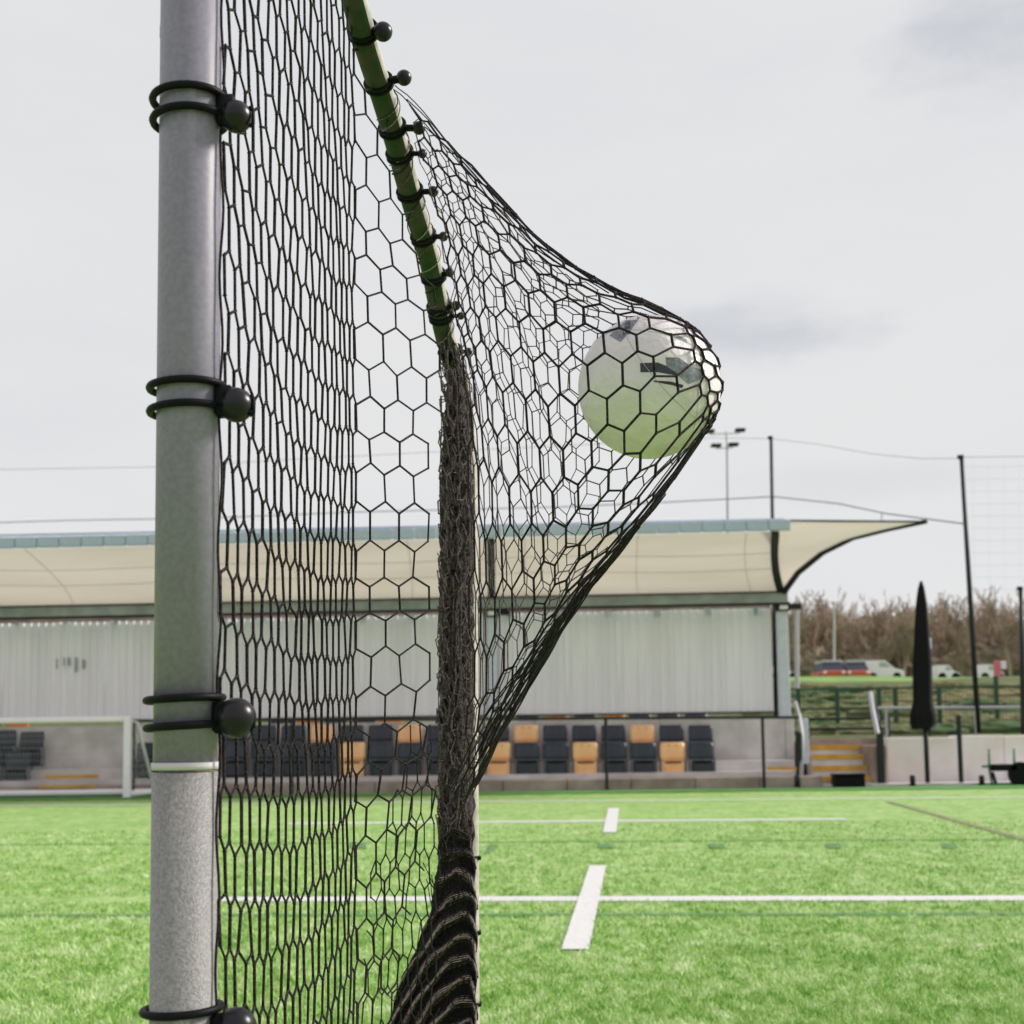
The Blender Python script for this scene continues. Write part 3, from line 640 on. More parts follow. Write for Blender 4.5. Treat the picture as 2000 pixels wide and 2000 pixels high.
for u in (1730, 1905, 2040):
    p = W(u, 1383, 27); bm_ = MB(); bm_.bar((p[0], 27, .8), p, .03, 8); rel(bm_, 'post', M['grey'], rg)
rg = thing('spectator_rail', 'grey tubular rail low on the bank right of the yellow steps', 'railing', (Xa(1650, 1420, 28), 28, 0))
bm_ = MB(); bm_.bar(W(1570, 1404, 28), W(1735, 1403, 28), .028, 8); bm_.bar(W(1570, 1424, 28), W(1735, 1423, 28), .028, 8); rel(bm_, 'rail', M['steel_dark'], rg)
for u in (1578, 1735):
    p = W(u, 1400, 28); bm_ = MB(); bm_.bar((p[0], 28, .8), p, .028, 8); rel(bm_, 'post', M['steel_dark'], rg)
# tall ball-stop net poles
def pole(top, bot, Y, r, label, z0=None):
    p, q = W(*top, Y), W(*bot, Y)
    t = thing('net_pole', label, 'pole', (q[0], Y, z0 if z0 is not None else q[2]), 'tall poles of the ball-stop netting')
    bm_ = MB(); d = (q-p); q2 = q+d*.0
    bm_.tube([q2, q+(p-q)*.5, p], [r, r*.95, r*.8], 10); rel(bm_, 'shaft', M['steel_dark'], t, True)
    bm_ = MB(); bm_.bar(p+np.array([-.02, 0, -.02]), p+np.array([-.02, 0, .05]), r*1.25, 8); rel(bm_, 'cap', M['steel_dark'], t); return t
pole((1506, 856), (1516, 1410), 34, .055, 'tall dark net pole rising behind the right end of the canopy')
pole((1878, 894), (1911, 1432), 27, .055, 'tall dark leaning net pole on the bank between parasol and frame edge')
pole((1994, 1151), (1999, 1434), 25.6, .05, 'shorter thick dark pole at the right edge of the frame')
def cable(pts, Y, r, label, sag=0, m='cable'):
    P = [W(u, v, y) for (u, v), y in zip(pts, Y if isinstance(Y, (list, tuple)) else [Y]*len(pts))]
    b = MB(); fine = []
    for i in range(len(P)-1):
        for k in range(6):
            t_ = k/6; fine.append(P[i]*(1-t_)+P[i+1]*t_)
    fine.append(P[-1]); b.tube(fine, r, 5)
    o = b.build('net_cable', M[m]); return tag(o, label, 'cable', 'cables of the ball-stop netting')
cable([(1380, 855), (1506, 857), (1600, 868), (1700, 886), (1800, 896), (1878, 895)], [36, 34, 32, 30, 28, 27], .006, 'thin top cable sagging between the two tall net poles')
cable([(1878, 893), (2100, 891)], 27, .006, 'thin top cable leaving the leaning pole to the right')
cable([(-50, 918), (300, 912), (900, 880), (1380, 857)], 40, .008, 'faint top cable crossing the sky left of the ball')
cable([(1100, 990), (1300, 981), (1511, 970), (1640, 984), (1730, 1003), (1890, 1024)], [36, 35, 34, 31, 29, 27], .016, 'lower dark cable hanging over the canopy end')
cable([(-50, 1022), (150, 1016), (400, 1012), (700, 1000), (1100, 990)], 38, .016, 'lower grey cable above the left part of the canopy')
cable([(1722, 1003), (1722, 1024)], 29, .012, 'short vertical tie hanging from the lower cable')
bn = thing('ball_stop_net', 'very faint netting hanging right of the leaning pole', 'net', tuple(W(1900, 1100, 27.2)))
segs = []
for v in range(912, 1300, 24): segs.append((W(1880+(v-894)*.06, v, 27.2), W(2100, v-2, 27.2), .0020))
for u in range(1900, 2100, 30): segs.append((W(u, 895, 27.2), W(u+5, 1320, 27.2), .0010))
o = strand_mesh('mesh', segs, M['cable'], bn, n=3); o.data.transform(Matrix.Translation(-bn.location))
# floodlight
fl = thing('floodlight_mast', 'slender distant floodlight mast with four lamp heads above the canopy', 'floodlight', tuple(W(1421, 1100, 70)))
bm_ = MB(); bm_.tube([W(1422, 1150, 70), W(1420, 872, 70), W(1418, 842, 70)], [.055, .05, .045], 8); rel(bm_, 'mast', M['thin_net'], fl, True)
for u, v in ((1385, 843), (1445, 841), (1398, 871), (1432, 869)):
    p = W(u, v, 69.8); bm_ = MB(); bm_.rbox((p[0]-.27, 69.5, p[2]-.08), (p[0]+.27, 69.9, p[2]+.08), .03); rel(bm_, 'lamp_head', M['steel_dark'], fl)
bm_ = MB(); bm_.bar(W(1385, 848, 70), W(1445, 846, 70), .03, 6); bm_.bar(W(1398, 876, 70), W(1432, 874, 70), .03, 6); rel(bm_, 'crossarm', M['thin_net'], fl)
# thin light poles by the wood
for u, v, lab in ((1556, 1190, 'pale slim post just right of the stand end'), (1629, 1178, 'pale slim distant lamp post above the red cars')):
    Y = 45 if u == 1556 else 98; p = W(u, v, Y); bm_ = MB(); q = W(u, 1325, Y); bm_.bar(q-np.array([0, 0, .5]), p, .09 if Y > 50 else .08, 8)
    bm_.box((p[0]-.3, Y-.1, p[2]), (p[0]+.1, Y+.1, p[2]+.07)); solo(bm_, 'lamp_post', M['thin_net'], lab, 'lamp post')
# ------------------------------------------------------------------ vehicles on the plateau
def car_end(u, label, body, w=1.75, Y=97):
    p = W(u, 1329, Y); z0 = p[2]-.1; x = p[0]; t = thing('parked_car', label, 'car', (x, Y, z0), 'cars parked on the bank')
    bm_ = MB(); h = w/2
    bm_.rbox((x-h, Y, z0+.25), (x+h, Y+4, z0+.85), .1); rel(bm_, 'body', body, t)
    bm_ = MB(); bm_.add([(x-h+.06, Y+.3, z0+.86), (x+h-.06, Y+.3, z0+.86), (x+h-.2, Y+.7, z0+1.42), (x-h+.2, Y+.7, z0+1.42), (x-h+.06, Y+3.4, z0+.86), (x+h-.06, Y+3.4, z0+.86), (x+h-.2, Y+3, z0+1.42), (x-h+.2, Y+3, z0+1.42)],
        [(0, 1, 2, 3), (4, 7, 6, 5), (0, 3, 7, 4), (1, 5, 6, 2), (3, 2, 6, 7)]); rel(bm_, 'window', M['glass'], t)
    bm_ = MB(); bm_.rbox((x-h+.15, Y+.6, z0+1.42), (x+h-.15, Y+3, z0+1.62), .05); rel(bm_, 'roof', M['grey'], t)
    for s in (-1, 1):
        for yy in (Y+.4, Y+3.2):
            bm_ = MB(); bm_.tube([(x+s*(h-.22), yy+.3, z0+.3), (x+s*(h+.01), yy+.3, z0+.3)], .3, 14); rel(bm_, 'wheel', M['black'], t)
        bm_ = MB(); bm_.rbox((x+s*(h-.2)-.12, Y-.02, z0+.62), (x+s*(h-.2)+.12, Y+.05, z0+.78), .02); rel(bm_, 'light', M['white'], t)
    return t
car_end(1630, 'red car with grey roof, left of the pair on the bank', M['red'])
car_end(1678, 'red car with grey roof, right of the pair on the bank', M['red'])
def car_side(u0, u1, vt, label, body, Y=99):
    p = W(u0, 1327, Y); q = W(u1, 1327, Y); z0 = p[2]-.1; Ln = q[0]-p[0]; H = W(u0, vt, Y)[2]-z0; x = p[0]
    t = thing('parked_car', label, 'car', ((p[0]+q[0])/2, Y, z0), 'cars parked on the bank')
    pr = [(0, .2), (0, .97), (.06, 1), (.5, 1), (.74, .62), (.97, .5), (1, .2)]
    bm_ = MB(); n = len(pr); vs = [(x+a*Ln, Y, z0+c*H) for a, c in pr]+[(x+a*Ln, Y+1.7, z0+c*H) for a, c in pr]
    bm_.add(vs, [tuple(range(n)), tuple(range(n, 2*n))[::-1]]+[(i, n+i, n+(i+1) % n, (i+1) % n) for i in range(n)]); rel(bm_, 'body', body, t)
    bm_ = MB(); bm_.add([(x+Ln*.5, Y-.01, z0+H*.9), (x+Ln*.66, Y-.01, z0+H*.66), (x+Ln*.36, Y-.01, z0+H*.66), (x+Ln*.36, Y-.01, z0+H*.9), (x+Ln*.5, Y+.0, z0+H*.9), (x+Ln*.66, Y+.0, z0+H*.66), (x+Ln*.36, Y+.0, z0+H*.66), (x+Ln*.36, Y+.0, z0+H*.9)], [(3, 2, 1, 0), (0, 1, 5, 4), (1, 2, 6, 5), (2, 3, 7, 6), (3, 0, 4, 7)]); rel(bm_, 'window', M['grey'], t)
    for a in (.2, .8):
        bm_ = MB(); bm_.tube([(x+a*Ln, Y-.02, z0+.3), (x+a*Ln, Y+.2, z0+.3)], .3, 14); rel(bm_, 'wheel', M['black'], t)
    return t
car_side(1690, 1768, 1290, 'white van with sloping front right of the red cars', M['white'])
car_side(1832, 1876, 1299, 'small white car right of the closed parasol', M['white'])
car_side(1915, 1962, 1298, 'white car beside the red sign at far right', M['white'])
car_side(1500, 1562, 1302, 'white car half hidden by the stand column', M['white'])
sg_ = thing('sign', 'small red and white sign on a dark post at far right of the bank', 'sign', tuple(W(1948, 1330, 60)))
p = W(1948, 1307, 60); bm_ = MB(); bm_.rbox((p[0]-.16, 60, p[2]-.38), (p[0]+.16, 60.06, p[2]+.38), .02); rel(bm_, 'board', M['pink'], sg_)
bm_ = MB(); bm_.rbox((p[0]+.17, 60, p[2]+.0), (p[0]+.42, 60.06, p[2]+.36), .02); rel(bm_, 'board', M['white'], sg_)
bm_ = MB(); bm_.bar((p[0], 60.1, tz(p[0], 60)), (p[0], 60.1, p[2]), .06, 8); rel(bm_, 'post', M['steel_dark'], sg_)

# ------------------------------------------------------------------ small white goal far left
mg = thing('small_goal', 'small white goal standing before the stand at far left', 'goal', (Xa(249, 1556, 23.55), 23.55, 0))
px_ = Xa(249, 1480, 23.55); zt_ = Za(249, 1399, 23.55); xl_ = px_-3.6
bm_ = MB(); bm_.rbox((px_-.065, 23.49, 0), (px_+.065, 23.61, zt_), .02); rel(bm_, 'goal_post', M['white'], mg)
bm_ = MB(); bm_.rbox((xl_-.065, 23.49, 0), (xl_+.065, 23.61, zt_), .02); rel(bm_, 'goal_post', M['white'], mg)
bm_ = MB(); bm_.rbox((xl_+.066, 23.49, zt_-.10), (px_-.066, 23.61, zt_), .02); rel(bm_, 'crossbar', M['white'], mg)
bm_ = MB(); bm_.bar((xl_, 24.02, .09), (px_+.38, 24.02, .09), .055, 10); rel(bm_, 'ground_bar', M['white'], mg)
bm_ = MB(); bm_.bar((px_+.03, 23.6, .07), (px_+.38, 24.02, .09), .05, 10); rel(bm_, 'side_bar', M['white'], mg)
bm_ = MB(); bm_.tube([(px_+.02, 23.6, zt_-.08), (px_+.1, 23.75, zt_-.1), (px_+.36, 24.02, .1)], .028, 8); rel(bm_, 'stay', M['white'], mg, True)
segs = []; z1 = zt_-.08
for i in range(60):
    x = xl_+3.7*i/59; segs.append((np.array([x, 23.65, z1]), np.array([x+.2*(i/59), 24.0, .1]), .0025))
for j in range(12):
    f = j/11; segs.append((np.array([xl_, 23.65+.35*f, z1*(1-f)+.1*f]), np.array([px_+.1+.25*f, 23.65+.35*f, z1*(1-f)+.1*f]), .0025))
for i in range(9):
    f = i/8; segs.append((np.array([px_+.03, 23.6, .08+(z1-.08)*f]), np.array([px_+.35*(1-f)+.08, 24.0-.3*f, .08+(z1-.08)*f]), .003))
for i in range(7):
    f = i/6; segs.append((np.array([px_+.04+.3*f, 23.6+.38*f, .08]), np.array([px_+.04+.05*f, 23.6+.15*f, z1]), .003))
o = strand_mesh('goal_net', segs, M['thin_net'], mg, n=3); o.data.transform(Matrix.Translation(-mg.location))

# ------------------------------------------------------------------ THE NEAR GOAL FRAME
YP = 1.5; PX = float((Xa(371, 200, YP)+Xa(360, 1990, YP))/2); PR = .0355
gfm = thing('football_goal', 'large goal frame with grey upright in the foreground and a green and cream rear bar', 'goal', (PX, YP, 0))
def rg_(bm_, name, m, parent=gfm, smooth=True, label=None): return rel(bm_, name, m, parent, smooth, label)
zs = Za(360, 1487, YP)
bm_ = MB(); bm_.tube([(PX, YP, zs-.01), (PX, YP, zs+.5), (PX, YP, 2.6)], PR, 48); rg_(bm_, 'goal_post', M['alu'])
bm_ = MB(); bm_.tube([(PX, YP, 0), (PX, YP, zs-.012)], PR+.0012, 48); slv = rg_(bm_, 'post_sleeve', M['sleeve'], label='grainy lower sleeve of the grey upright')
bm_ = MB(); bm_.tube([(PX, YP, zs-.009), (PX, YP, zs-.001)], PR+.0020, 48); rg_(bm_, 'sleeve_rim', M['rim'])
bm_ = MB(); bm_.rbox((PX-.05, YP-.05, 0), (PX+.05, YP+.05, .012), .003); rg_(bm_, 'base_plate', M['sleeve'], smooth=False)
# small worn sticker at the upper left of the post
bm_ = MB(); zz = Za(316, 66, YP)
bm_.grid(lambda s, t: (PX+(PR+.0006)*math.cos(2.98+.28*s), YP-(PR+.0006)*math.sin(2.98+.28*s)*-1 if False else YP-(PR+.0006)*abs(math.sin(2.98+.28*s)), zz-.008+.016*t), 6, 2); rg_(bm_, 'sticker', M['rim'])
# rear bar and upright
tubepts = [(672, -70), (693, 0), (720, 100), (752, 200), (781, 300), (808, 400), (838, 500), (858, 600), (871, 660), (888, 715), (903, 775), (911, 850), (914, 960), (916, 1500), (918, 2000)]
def tubeY(v): return float(np.interp(v, [0, 680, 800], [2.15, 2.85, 2.95]))
TP = [W(u, v, tubeY(v)) for u, v in tubepts]; TP.append(np.array([TP[-1][0], TP[-1][1], 0.0])); TP = np.array(TP)
def smoothpath(P, n=8):
    out_ = []
    for i in range(len(P)-1):
        p0 = P[max(0, i-1)]; p1 = P[i]; p2 = P[i+1]; p3 = P[min(len(P)-1, i+2)]
        for k in range(n):
            t = k/n; out_.append(.5*((2*p1)+(-p0+p2)*t+(2*p0-5*p1+4*p2-p3)*t*t+(-p0+3*p1-3*p2+p3)*t**3))
    out_.append(P[-1]); return np.array(out_)
TS = smoothpath(TP)
bm_ = MB(); bm_.tube(TS, .021, 24); rg_(bm_, 'rear_bar', M['cream'], label='cream painted rear bar bending down to the ground')
# green wrap: a half-shell hugging the underside/left of the bar
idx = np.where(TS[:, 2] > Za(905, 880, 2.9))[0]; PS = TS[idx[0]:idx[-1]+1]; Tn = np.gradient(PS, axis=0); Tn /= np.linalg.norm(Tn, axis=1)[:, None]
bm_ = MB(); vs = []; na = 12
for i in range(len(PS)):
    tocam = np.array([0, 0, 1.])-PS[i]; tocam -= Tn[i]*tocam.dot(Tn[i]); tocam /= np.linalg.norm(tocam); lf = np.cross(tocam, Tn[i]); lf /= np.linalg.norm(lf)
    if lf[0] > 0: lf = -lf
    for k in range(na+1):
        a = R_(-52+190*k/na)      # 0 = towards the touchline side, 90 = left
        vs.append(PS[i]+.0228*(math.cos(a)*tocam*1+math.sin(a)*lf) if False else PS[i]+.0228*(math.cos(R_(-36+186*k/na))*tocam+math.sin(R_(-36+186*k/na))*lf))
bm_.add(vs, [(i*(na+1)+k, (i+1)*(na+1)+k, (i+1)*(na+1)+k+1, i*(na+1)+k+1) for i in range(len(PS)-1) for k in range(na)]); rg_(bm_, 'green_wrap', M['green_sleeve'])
# net clips: a band of two black cords round the tube, neck and round knob
def ring(bm_, c, axis, r, mr, wob=0):
    axis = np.array(axis, float); axis /= np.linalg.norm(axis); u = np.cross(axis, [0, 1., 0]); u /= np.linalg.norm(u); w = np.cross(axis, u)
    P = [c+r*(math.cos(a)*u*(1.03)+math.sin(a)*w) for a in np.linspace(0, 2*math.pi, 33)[:-1]]; bm_.tube(P, mr, 8, closed=True)
def post_clip(v, lab, kr=.0185, gap=.0125):
    v += 25; z = Za(420, v, YP); c = np.array([PX, YP, z]); k = np.array([Xa(462, v+11, YP-.012), YP-.014, Za(462, v+11, YP-.014)])
    b1 = MB(); ring(b1, c+np.array([-.0015, 0, gap]), (-.04, 0, 1), PR+.0052, .0046); ring(b1, c+np.array([-.001, 0, -gap]), (-.05, 0, 1), PR+.0052, .0046)
    cl = rg_(b1, 'net_clip', M['black'], label=lab)
    b2 = MB(); nk = np.array([PX+PR+.006, YP-.012, z-.004])
    b2.rbox(nk-np.array([.008, .010, .020]), nk+np.array([.014, .010, .016]), .004); b2.tube([nk+np.array([.004, 0, -.002]), (nk+k)/2, k], [.013, .012, .012], 14); o = b2.build('clip_neck', M['black'], cl, True); o.data.transform(Matrix.Translation(-gfm.location))
    b3 = MB(); b3.ball(k, kr, 26, 16); o = b3.build('clip_knob', M['knob'], cl, True); o.data.transform(Matrix.Translation(-gfm.location))
    b4 = MB(); b4.tube([k+np.array([.0165, -.004, .008+.002]), k+np.array([.0205, -.004, .004]), k+np.array([.0205, -.004, -.010]), k+np.array([.016, -.004, -.014])], .0022, 6); o = b4.build('cord_loop', M['black'], cl, True); o.data.transform(Matrix.Translation(-gfm.location))
for v, l, kr, gp_ in ((192, 'topmost black clip on the grey upright', .0185, .0125), (755, 'second black clip down the grey upright', .0198, .0135), (1366, 'third black clip, just above the sleeve rim', .0225, .0152), (1972, 'lowest black clip at the bottom edge', .0225, .0152)): post_clip(v, l, kr, gp_)
def tube_at(v):
    zz = np.array([p for p in TS]); Yv = tubeY(v); z = Za(800, v, Yv); i = np.argmin(np.abs(TS[:, 2]-z)); return TS[i], (TS[max(0, i-1)]-TS[min(len(TS)-1, i+1)])
for v in (1676, 1822, 1962):
    c = W(930, v, 2.945); b1 = MB(); ring(b1, np.array([TS[-1][0], TS[-1][1], c[2]+.003]), (0, 0, 1), .0232, .0026); b1.rbox(c-np.array([.004, .006, .004]), c+np.array([.011, .004, .004]), .0015); rg_(b1, 'small_clip', M['black'])
# lacing cord wound round the bar
for ph, rr_, mt, kk in ((0, .0014, 'twine_light', 58), (2.1, .0012, 'twine_dark', 41), (4.0, .0011, 'twine_pink', 49)):
    sel = np.where(TS[:, 2] > Za(905, 800, 2.9))[0]; fine = []
    for i in range(sel[0], sel[-1]):
        for f in np.linspace(0, 1, 7)[:-1]: fine.append(TS[i]*(1-f)+TS[i+1]*f)
    fine = np.array(fine); Tg = np.gradient(fine, axis=0); Tg /= np.linalg.norm(Tg, axis=1)[:, None]; Ls = np.concatenate([[0], np.cumsum(np.linalg.norm(np.diff(fine, axis=0), axis=1))]); P = []
    st_ = np.arange(.25, Ls[-1], .006)
    for l_ in st_:
        c = np.array([np.interp(l_, Ls, fine[:, k]) for k in range(3)]); tg = np.array([np.interp(l_, Ls, Tg[:, k]) for k in range(3)]); u_ = np.cross(tg, [1., 0, 0]); u_ /= np.linalg.norm(u_); w_ = np.cross(tg, u_)
        a = ph+l_*kk+1.6*math.sin(l_*23+ph); P.append(c+(.0243+.0015*math.sin(l_*90))*(math.cos(a)*u_+math.sin(a)*w_))
    b = MB(); b.tube(P, rr_, 5); rg_(b, 'lacing_cord', M[mt])
for (ku, kv, sc) in ((748, 62, 1.0), (789, 152, .85), (818, 250, .75), (825, 300, .55), (846, 374, .65), (866, 462, .6), (878, 532, .6), (890, 597, .62), (900, 617, .5), (915, 687, .55)):
    c, ax = tube_at(kv+4); Yk = c[1]-.02; k = W(ku, kv, Yk)
    b1 = MB(); ring(b1, c+ax/np.linalg.norm(ax)*.005, ax, .0238, .0034); ring(b1, c-ax/np.linalg.norm(ax)*.005, ax, .0238, .0034); cl = rg_(b1, 'net_clip', M['black'])
    b2 = MB(); s0 = c+(k-c)*.4; b2.tube([s0, (s0+k)/2, k], .0085*sc, 10); o = b2.build('clip_neck', M['black'], cl, True); o.data.transform(Matrix.Translation(-gfm.location))
    b3 = MB(); b3.ball(k, .0165*sc, 18, 12); o = b3.build('clip_knob', M['knob'], cl, True); o.data.transform(Matrix.Translation(-gfm.location))

# ------------------------------------------------------------------ THE BALL
YBL = 2.05; BR = .1115; BC = W(1268, 757, YBL)
bl = thing('football', 'white football with dark printed marks caught in the bulging net', 'ball', tuple(BC))
bm_ = MB(); bm_.ball((0, 0, 0), BR, 72, 48); bm_.build('cover', M['ball'], bl, True)
def onball(u, v, dr=.0004):      # point of the ball seen along a line of sight
    d = ray(u, v); d = d/np.linalg.norm(d); o = np.array([0, 0, 1.])-BC; bb = o.dot(d); cc = o.dot(o)-(BR+dr)**2; q = bb*bb-cc
    if q < 0: q = 0
    p = o+d*(-bb-math.sqrt(q)); return p/np.linalg.norm(p)*(BR+dr)
def patch(poly_top, poly_bot, m, name='printed_mark'):
    b = MB(); n = 12
    def f(s, t):
        ut = np.interp(s, np.linspace(0, 1, len(poly_top)), [p[0] for p in poly_top]); vt = np.interp(s, np.linspace(0, 1, len(poly_top)), [p[1] for p in poly_top])
        ub = np.interp(s, np.linspace(0, 1, len(poly_bot)), [p[0] for p in poly_bot]); vb = np.interp(s, np.linspace(0, 1, len(poly_bot)), [p[1] for p in poly_bot])
        return onball(ut+(ub-ut)*t, vt+(vb-vt)*t)
    b.grid(f, n, 5); b.build(name, m, bl, True)
patch([(1250, 709), (1285, 708), (1305, 716)], [(1251, 727), (1285, 727), (1330, 735)], M['print_dark'])
patch([(1300, 698), (1325, 698), (1345, 712)], [(1302, 716), (1325, 730), (1340, 722)], M['print_grey'])
patch([(1276, 743), (1310, 745), (1335, 752)], [(1278, 746), (1312, 752), (1332, 758)], M['print_dark'])
patch([(1328, 724), (1352, 716), (1378, 724)], [(1325, 734), (1345, 750), (1366, 742)], M['print_grey'])
patch([(1228, 619), (1240, 615), (1250, 620)], [(1190, 655), (1212, 668), (1232, 645)], M['print_grey'])
patch([(1222, 630), (1232, 624)], [(1216, 655), (1230, 652)], M['print_dark'])
patch([(1298, 648), (1320, 652), (1342, 664)], [(1300, 653), (1322, 659), (1342, 670)], M['print_grey'])
patch([(1361, 686), (1370, 690), (1384, 700)], [(1361, 690), (1368, 695), (1382, 704)], M['print_grey'])
M['seam'] = mat('ball_seam', (.48, .49, .47, 1), .6)
for ax in ((.3, .2, 1), (1, .25, .1), (-.1, 1, .35), (.8, -.5, .6)):
    ax = np.array(ax, float); ax /= np.linalg.norm(ax); u = np.cross(ax, [0, 0, 1.]) if abs(ax[2]) < .9 else np.cross(ax, [1., 0, 0]); u /= np.linalg.norm(u); w = np.cross(ax, u); h = .35*BR; rr_ = math.sqrt(BR**2-h*h)
    P = [ax*h+rr_*(math.cos(a)*u+math.sin(a)*w) for a in np.linspace(0, 2*math.pi, 73)[:-1]]
    b = MB(); b.tube(P, .0006, 6, closed=True); b.build('seam', M['seam'], bl, True)

# ------------------------------------------------------------------ THE NET
net = thing('goal_net', 'dark hexagonal goal net tied to the frame and stretched out by the ball', 'net', (PX+.1, 1.8, 0))
netoff = Matrix.Translation(-net.location)
def lattice(node, K, Ms, keep=None, half=.335, r=.0017, sub=1, jit=0, seed=3):
    """hexagon lattice: node(k, row) gives a point; row spacing is 1; vertical edges at columns of matching parity"""
    rs = np.random.default_rng(seed); segs = []; kn = []; cache = {}
    def nd(k, q):
        key = (k, round(q, 3))
        if key not in cache:
            p = node(k, q); cache[key] = None if p is None else np.array(p)+(rs.normal(0, jit, 3) if jit else 0)
        return cache[key]
    for k in range(K[0], K[1]+1):
        for m_ in range(Ms[0], Ms[1]+1):
            if (k+m_) % 2: continue
            a = nd(k, m_-half); b_ = nd(k, m_+half)
            if a is not None and b_ is not None: segs.append((a, b_, r*(1.12+rs.uniform(-.1, .14)))); kn += [a, b_]
            for dk in (-1, 1):
                if K[0] <= k+dk <= K[1]:
                    c = nd(k+dk, m_+1-half)
                    if b_ is not None and c is not None: segs.append((b_, c, r*rs.uniform(.88, 1.12)))
    return segs, kn
# side panel: upright column edges fade back from the post to the rear corner
K1 = 36; RS = .0622; ZB = .42
P0 = np.array([PX+PR+.004, YP]); P1 = np.array([float(Xa(694, 900, 2.2)), 2.2])
def side(k, q):
    t = k/K1; xy = P0*(1-t)+P1*t
    z = ZB+q*RS - .034*4*t*(1-t)*(1+.35*math.sin(q*.31+1)) + .004*math.sin(q*1.3+k*.5)
    xy = xy + np.array([.0007*math.sin(k*1.7+q*.9)+.0012*math.sin(q*.45+k*.2), .003*math.sin(k*.8+q*.5)])
    return (xy[0], xy[1], z)
s1, k1 = lattice(side, (0, K1), (0, 36), half=.395, r=.0018, jit=.0007)
o = strand_mesh('side_panel', s1, M['twine'], net, 6, k1, .0029); o.data.transform(netoff)
# border cord lacing the panel to the post
bm_ = MB(); bm_.tube([(P0[0]+.002*math.sin(z*40), P0[1]-.012, z) for z in np.arange(.45, 2.5, .02)], .0016, 6); rel(bm_, 'border_cord', M['twine'], net, True)
# back panel
def slope(v): return float(np.interp(v, [0, 200, 430, 600, 750, 1100, 1350, 1600, 2000], [.85, .7, .5, .24, .12, 0, -.1, -.28, -.32]))
def pcol(v): return float(np.interp(v, [0, 430, 600, 1400, 1600, 2000], [20, 23.5, 27.5, 29.0, 21, 14]))
def vproj(p):
    d = CRn.T @ (np.array(p)-np.array([0, 0, 1.])); return 1000+d[0]/-d[2]*F, 1000+SH-d[1]/-d[2]*F
def bnd(v): return float(np.interp(v, [0, 100, 200, 300, 400, 500, 600, 680, 1500, 1600, 1700, 1850, 2000], [700, 728, 760, 788, 815, 843, 862, 868, 868, 862, 840, 800, 760]))
def back(k, q):
    u, v = vproj(side(K1, q))
    for i in range(k):
        p = pcol(v); v += slope(v)*p; u += p
    if u > bnd(v)-6: return None
    return W(u, v, 2.2+.055*k+.012*math.sin(q*.7))
s2, k2 = lattice(back, (0, 12), (-2, 36), half=.36, r=.0018, jit=.0009, seed=5)
o = strand_mesh('back_panel', s2, M['twine'], net, 6, k2, .0026); o.data.transform(netoff)
# pocket round the ball: front layer, cap on the ball, back layer, one continuous lattice
Tpx = [(796, 185), (850, 245), (905, 305), (980, 395), (1050, 478), (1120, 533), (1200, 581), (1265, 602), (1330, 630)]
Bpx = [(900, 1590), (935, 1530), (985, 1425), (1040, 1330), (1090, 1245), (1150, 1152), (1215, 1072), (1290, 975), (1376, 850)]
Lpx = [(796, 185), (822, 300), (850, 400), (876, 520), (890, 620), (905, 700), (915, 850), (918, 1100), (918, 1350), (905, 1500), (900, 1590)]
ANG = R_(12); CH = R_(52); av = np.array([math.cos(ANG), 0, math.sin(ANG)]); bv = np.array([-math.sin(ANG), 0, math.cos(ANG)]); cv = np.array([0, -1., 0]); RC = BR+.0025
Tt = BC+RC*(math.cos(CH)*av+math.sin(CH)*bv); Bt = BC+RC*(math.cos(CH)*av-math.sin(CH)*bv)
def curve(px, s):
    k = s*(len(px)-1); i = min(len(px)-2, int(k)); f = k-i; return np.array(px[i])*(1-f)+np.array(px[i+1])*f
def Yc(s): return 2.42+(YBL-2.42)*min(1, s*1.25)**.8 if s < 1 else YBL
def TB(s):
    y = Yc(s); t = W(*curve(Tpx, s), y); b_ = W(*curve(Bpx, s), y); w = max(0, (s-.85)/.15); w = w*w*(3-2*w)
    return t*(1-w)+Tt*w, b_*(1-w)+Bt*w
def theta(x, s): return (1-s)*math.asin(max(-1, min(1, x)))*1.0 + s*(math.pi/2)*math.tanh(1.6*x)/math.tanh(1.6)
def pocket(s, x, sgn):
    t, b_ = TB(s); th = theta(x, s**.9); hl = np.linalg.norm(t-b_)/2; g = min(1, max(0, (s-.15)/.7)); g = g*g*(3-2*g)
    w = .05*(1-g)+hl*g if s > .5 else min(.05*(1-g)+hl*g, .2)
    w = min(w, .30)
    p = (t+b_)/2+(t-b_)/2*math.sin(th)+sgn*cv*w*math.cos(th)
    y0 = Yc(0); lp_ = W(*curve(Lpx, (1-x)/2), y0); t0, b0 = TB(0); base0 = (t0+b0)/2+(t0-b0)/2*x
    p = p+(lp_-base0)*max(0, 1-s*1.6)**1.5
    d = p-BC; L_ = np.linalg.norm(d)
    if L_ < RC: p = BC+d/L_*RC
    return p
def cap(lam, x):   # lam 0..pi : front rim -> silhouette -> back rim
    rho = CH*math.cos(lam); Mp = BC+RC*(math.cos(abs(rho))*av+math.sin(rho)*cv); Mc = (Tt+Bt)/2; d = Mp-Mc; h = np.linalg.norm(d); d = d/h; c = RC*math.sin(CH)
    r = (c*c+h*h)/(2*h); O = Mp-d*r; pm_ = math.asin(min(1, c/r)); pm_ = pm_ if h <= r else math.pi-pm_
    ps_ = pm_*math.tanh(1.6*x)/math.tanh(1.6); p = O+r*(math.cos(ps_)*d+math.sin(ps_)*bv); q = p-BC; return BC+q/np.linalg.norm(q)*RC
JF, JC, MR = 20, 6, 9.6
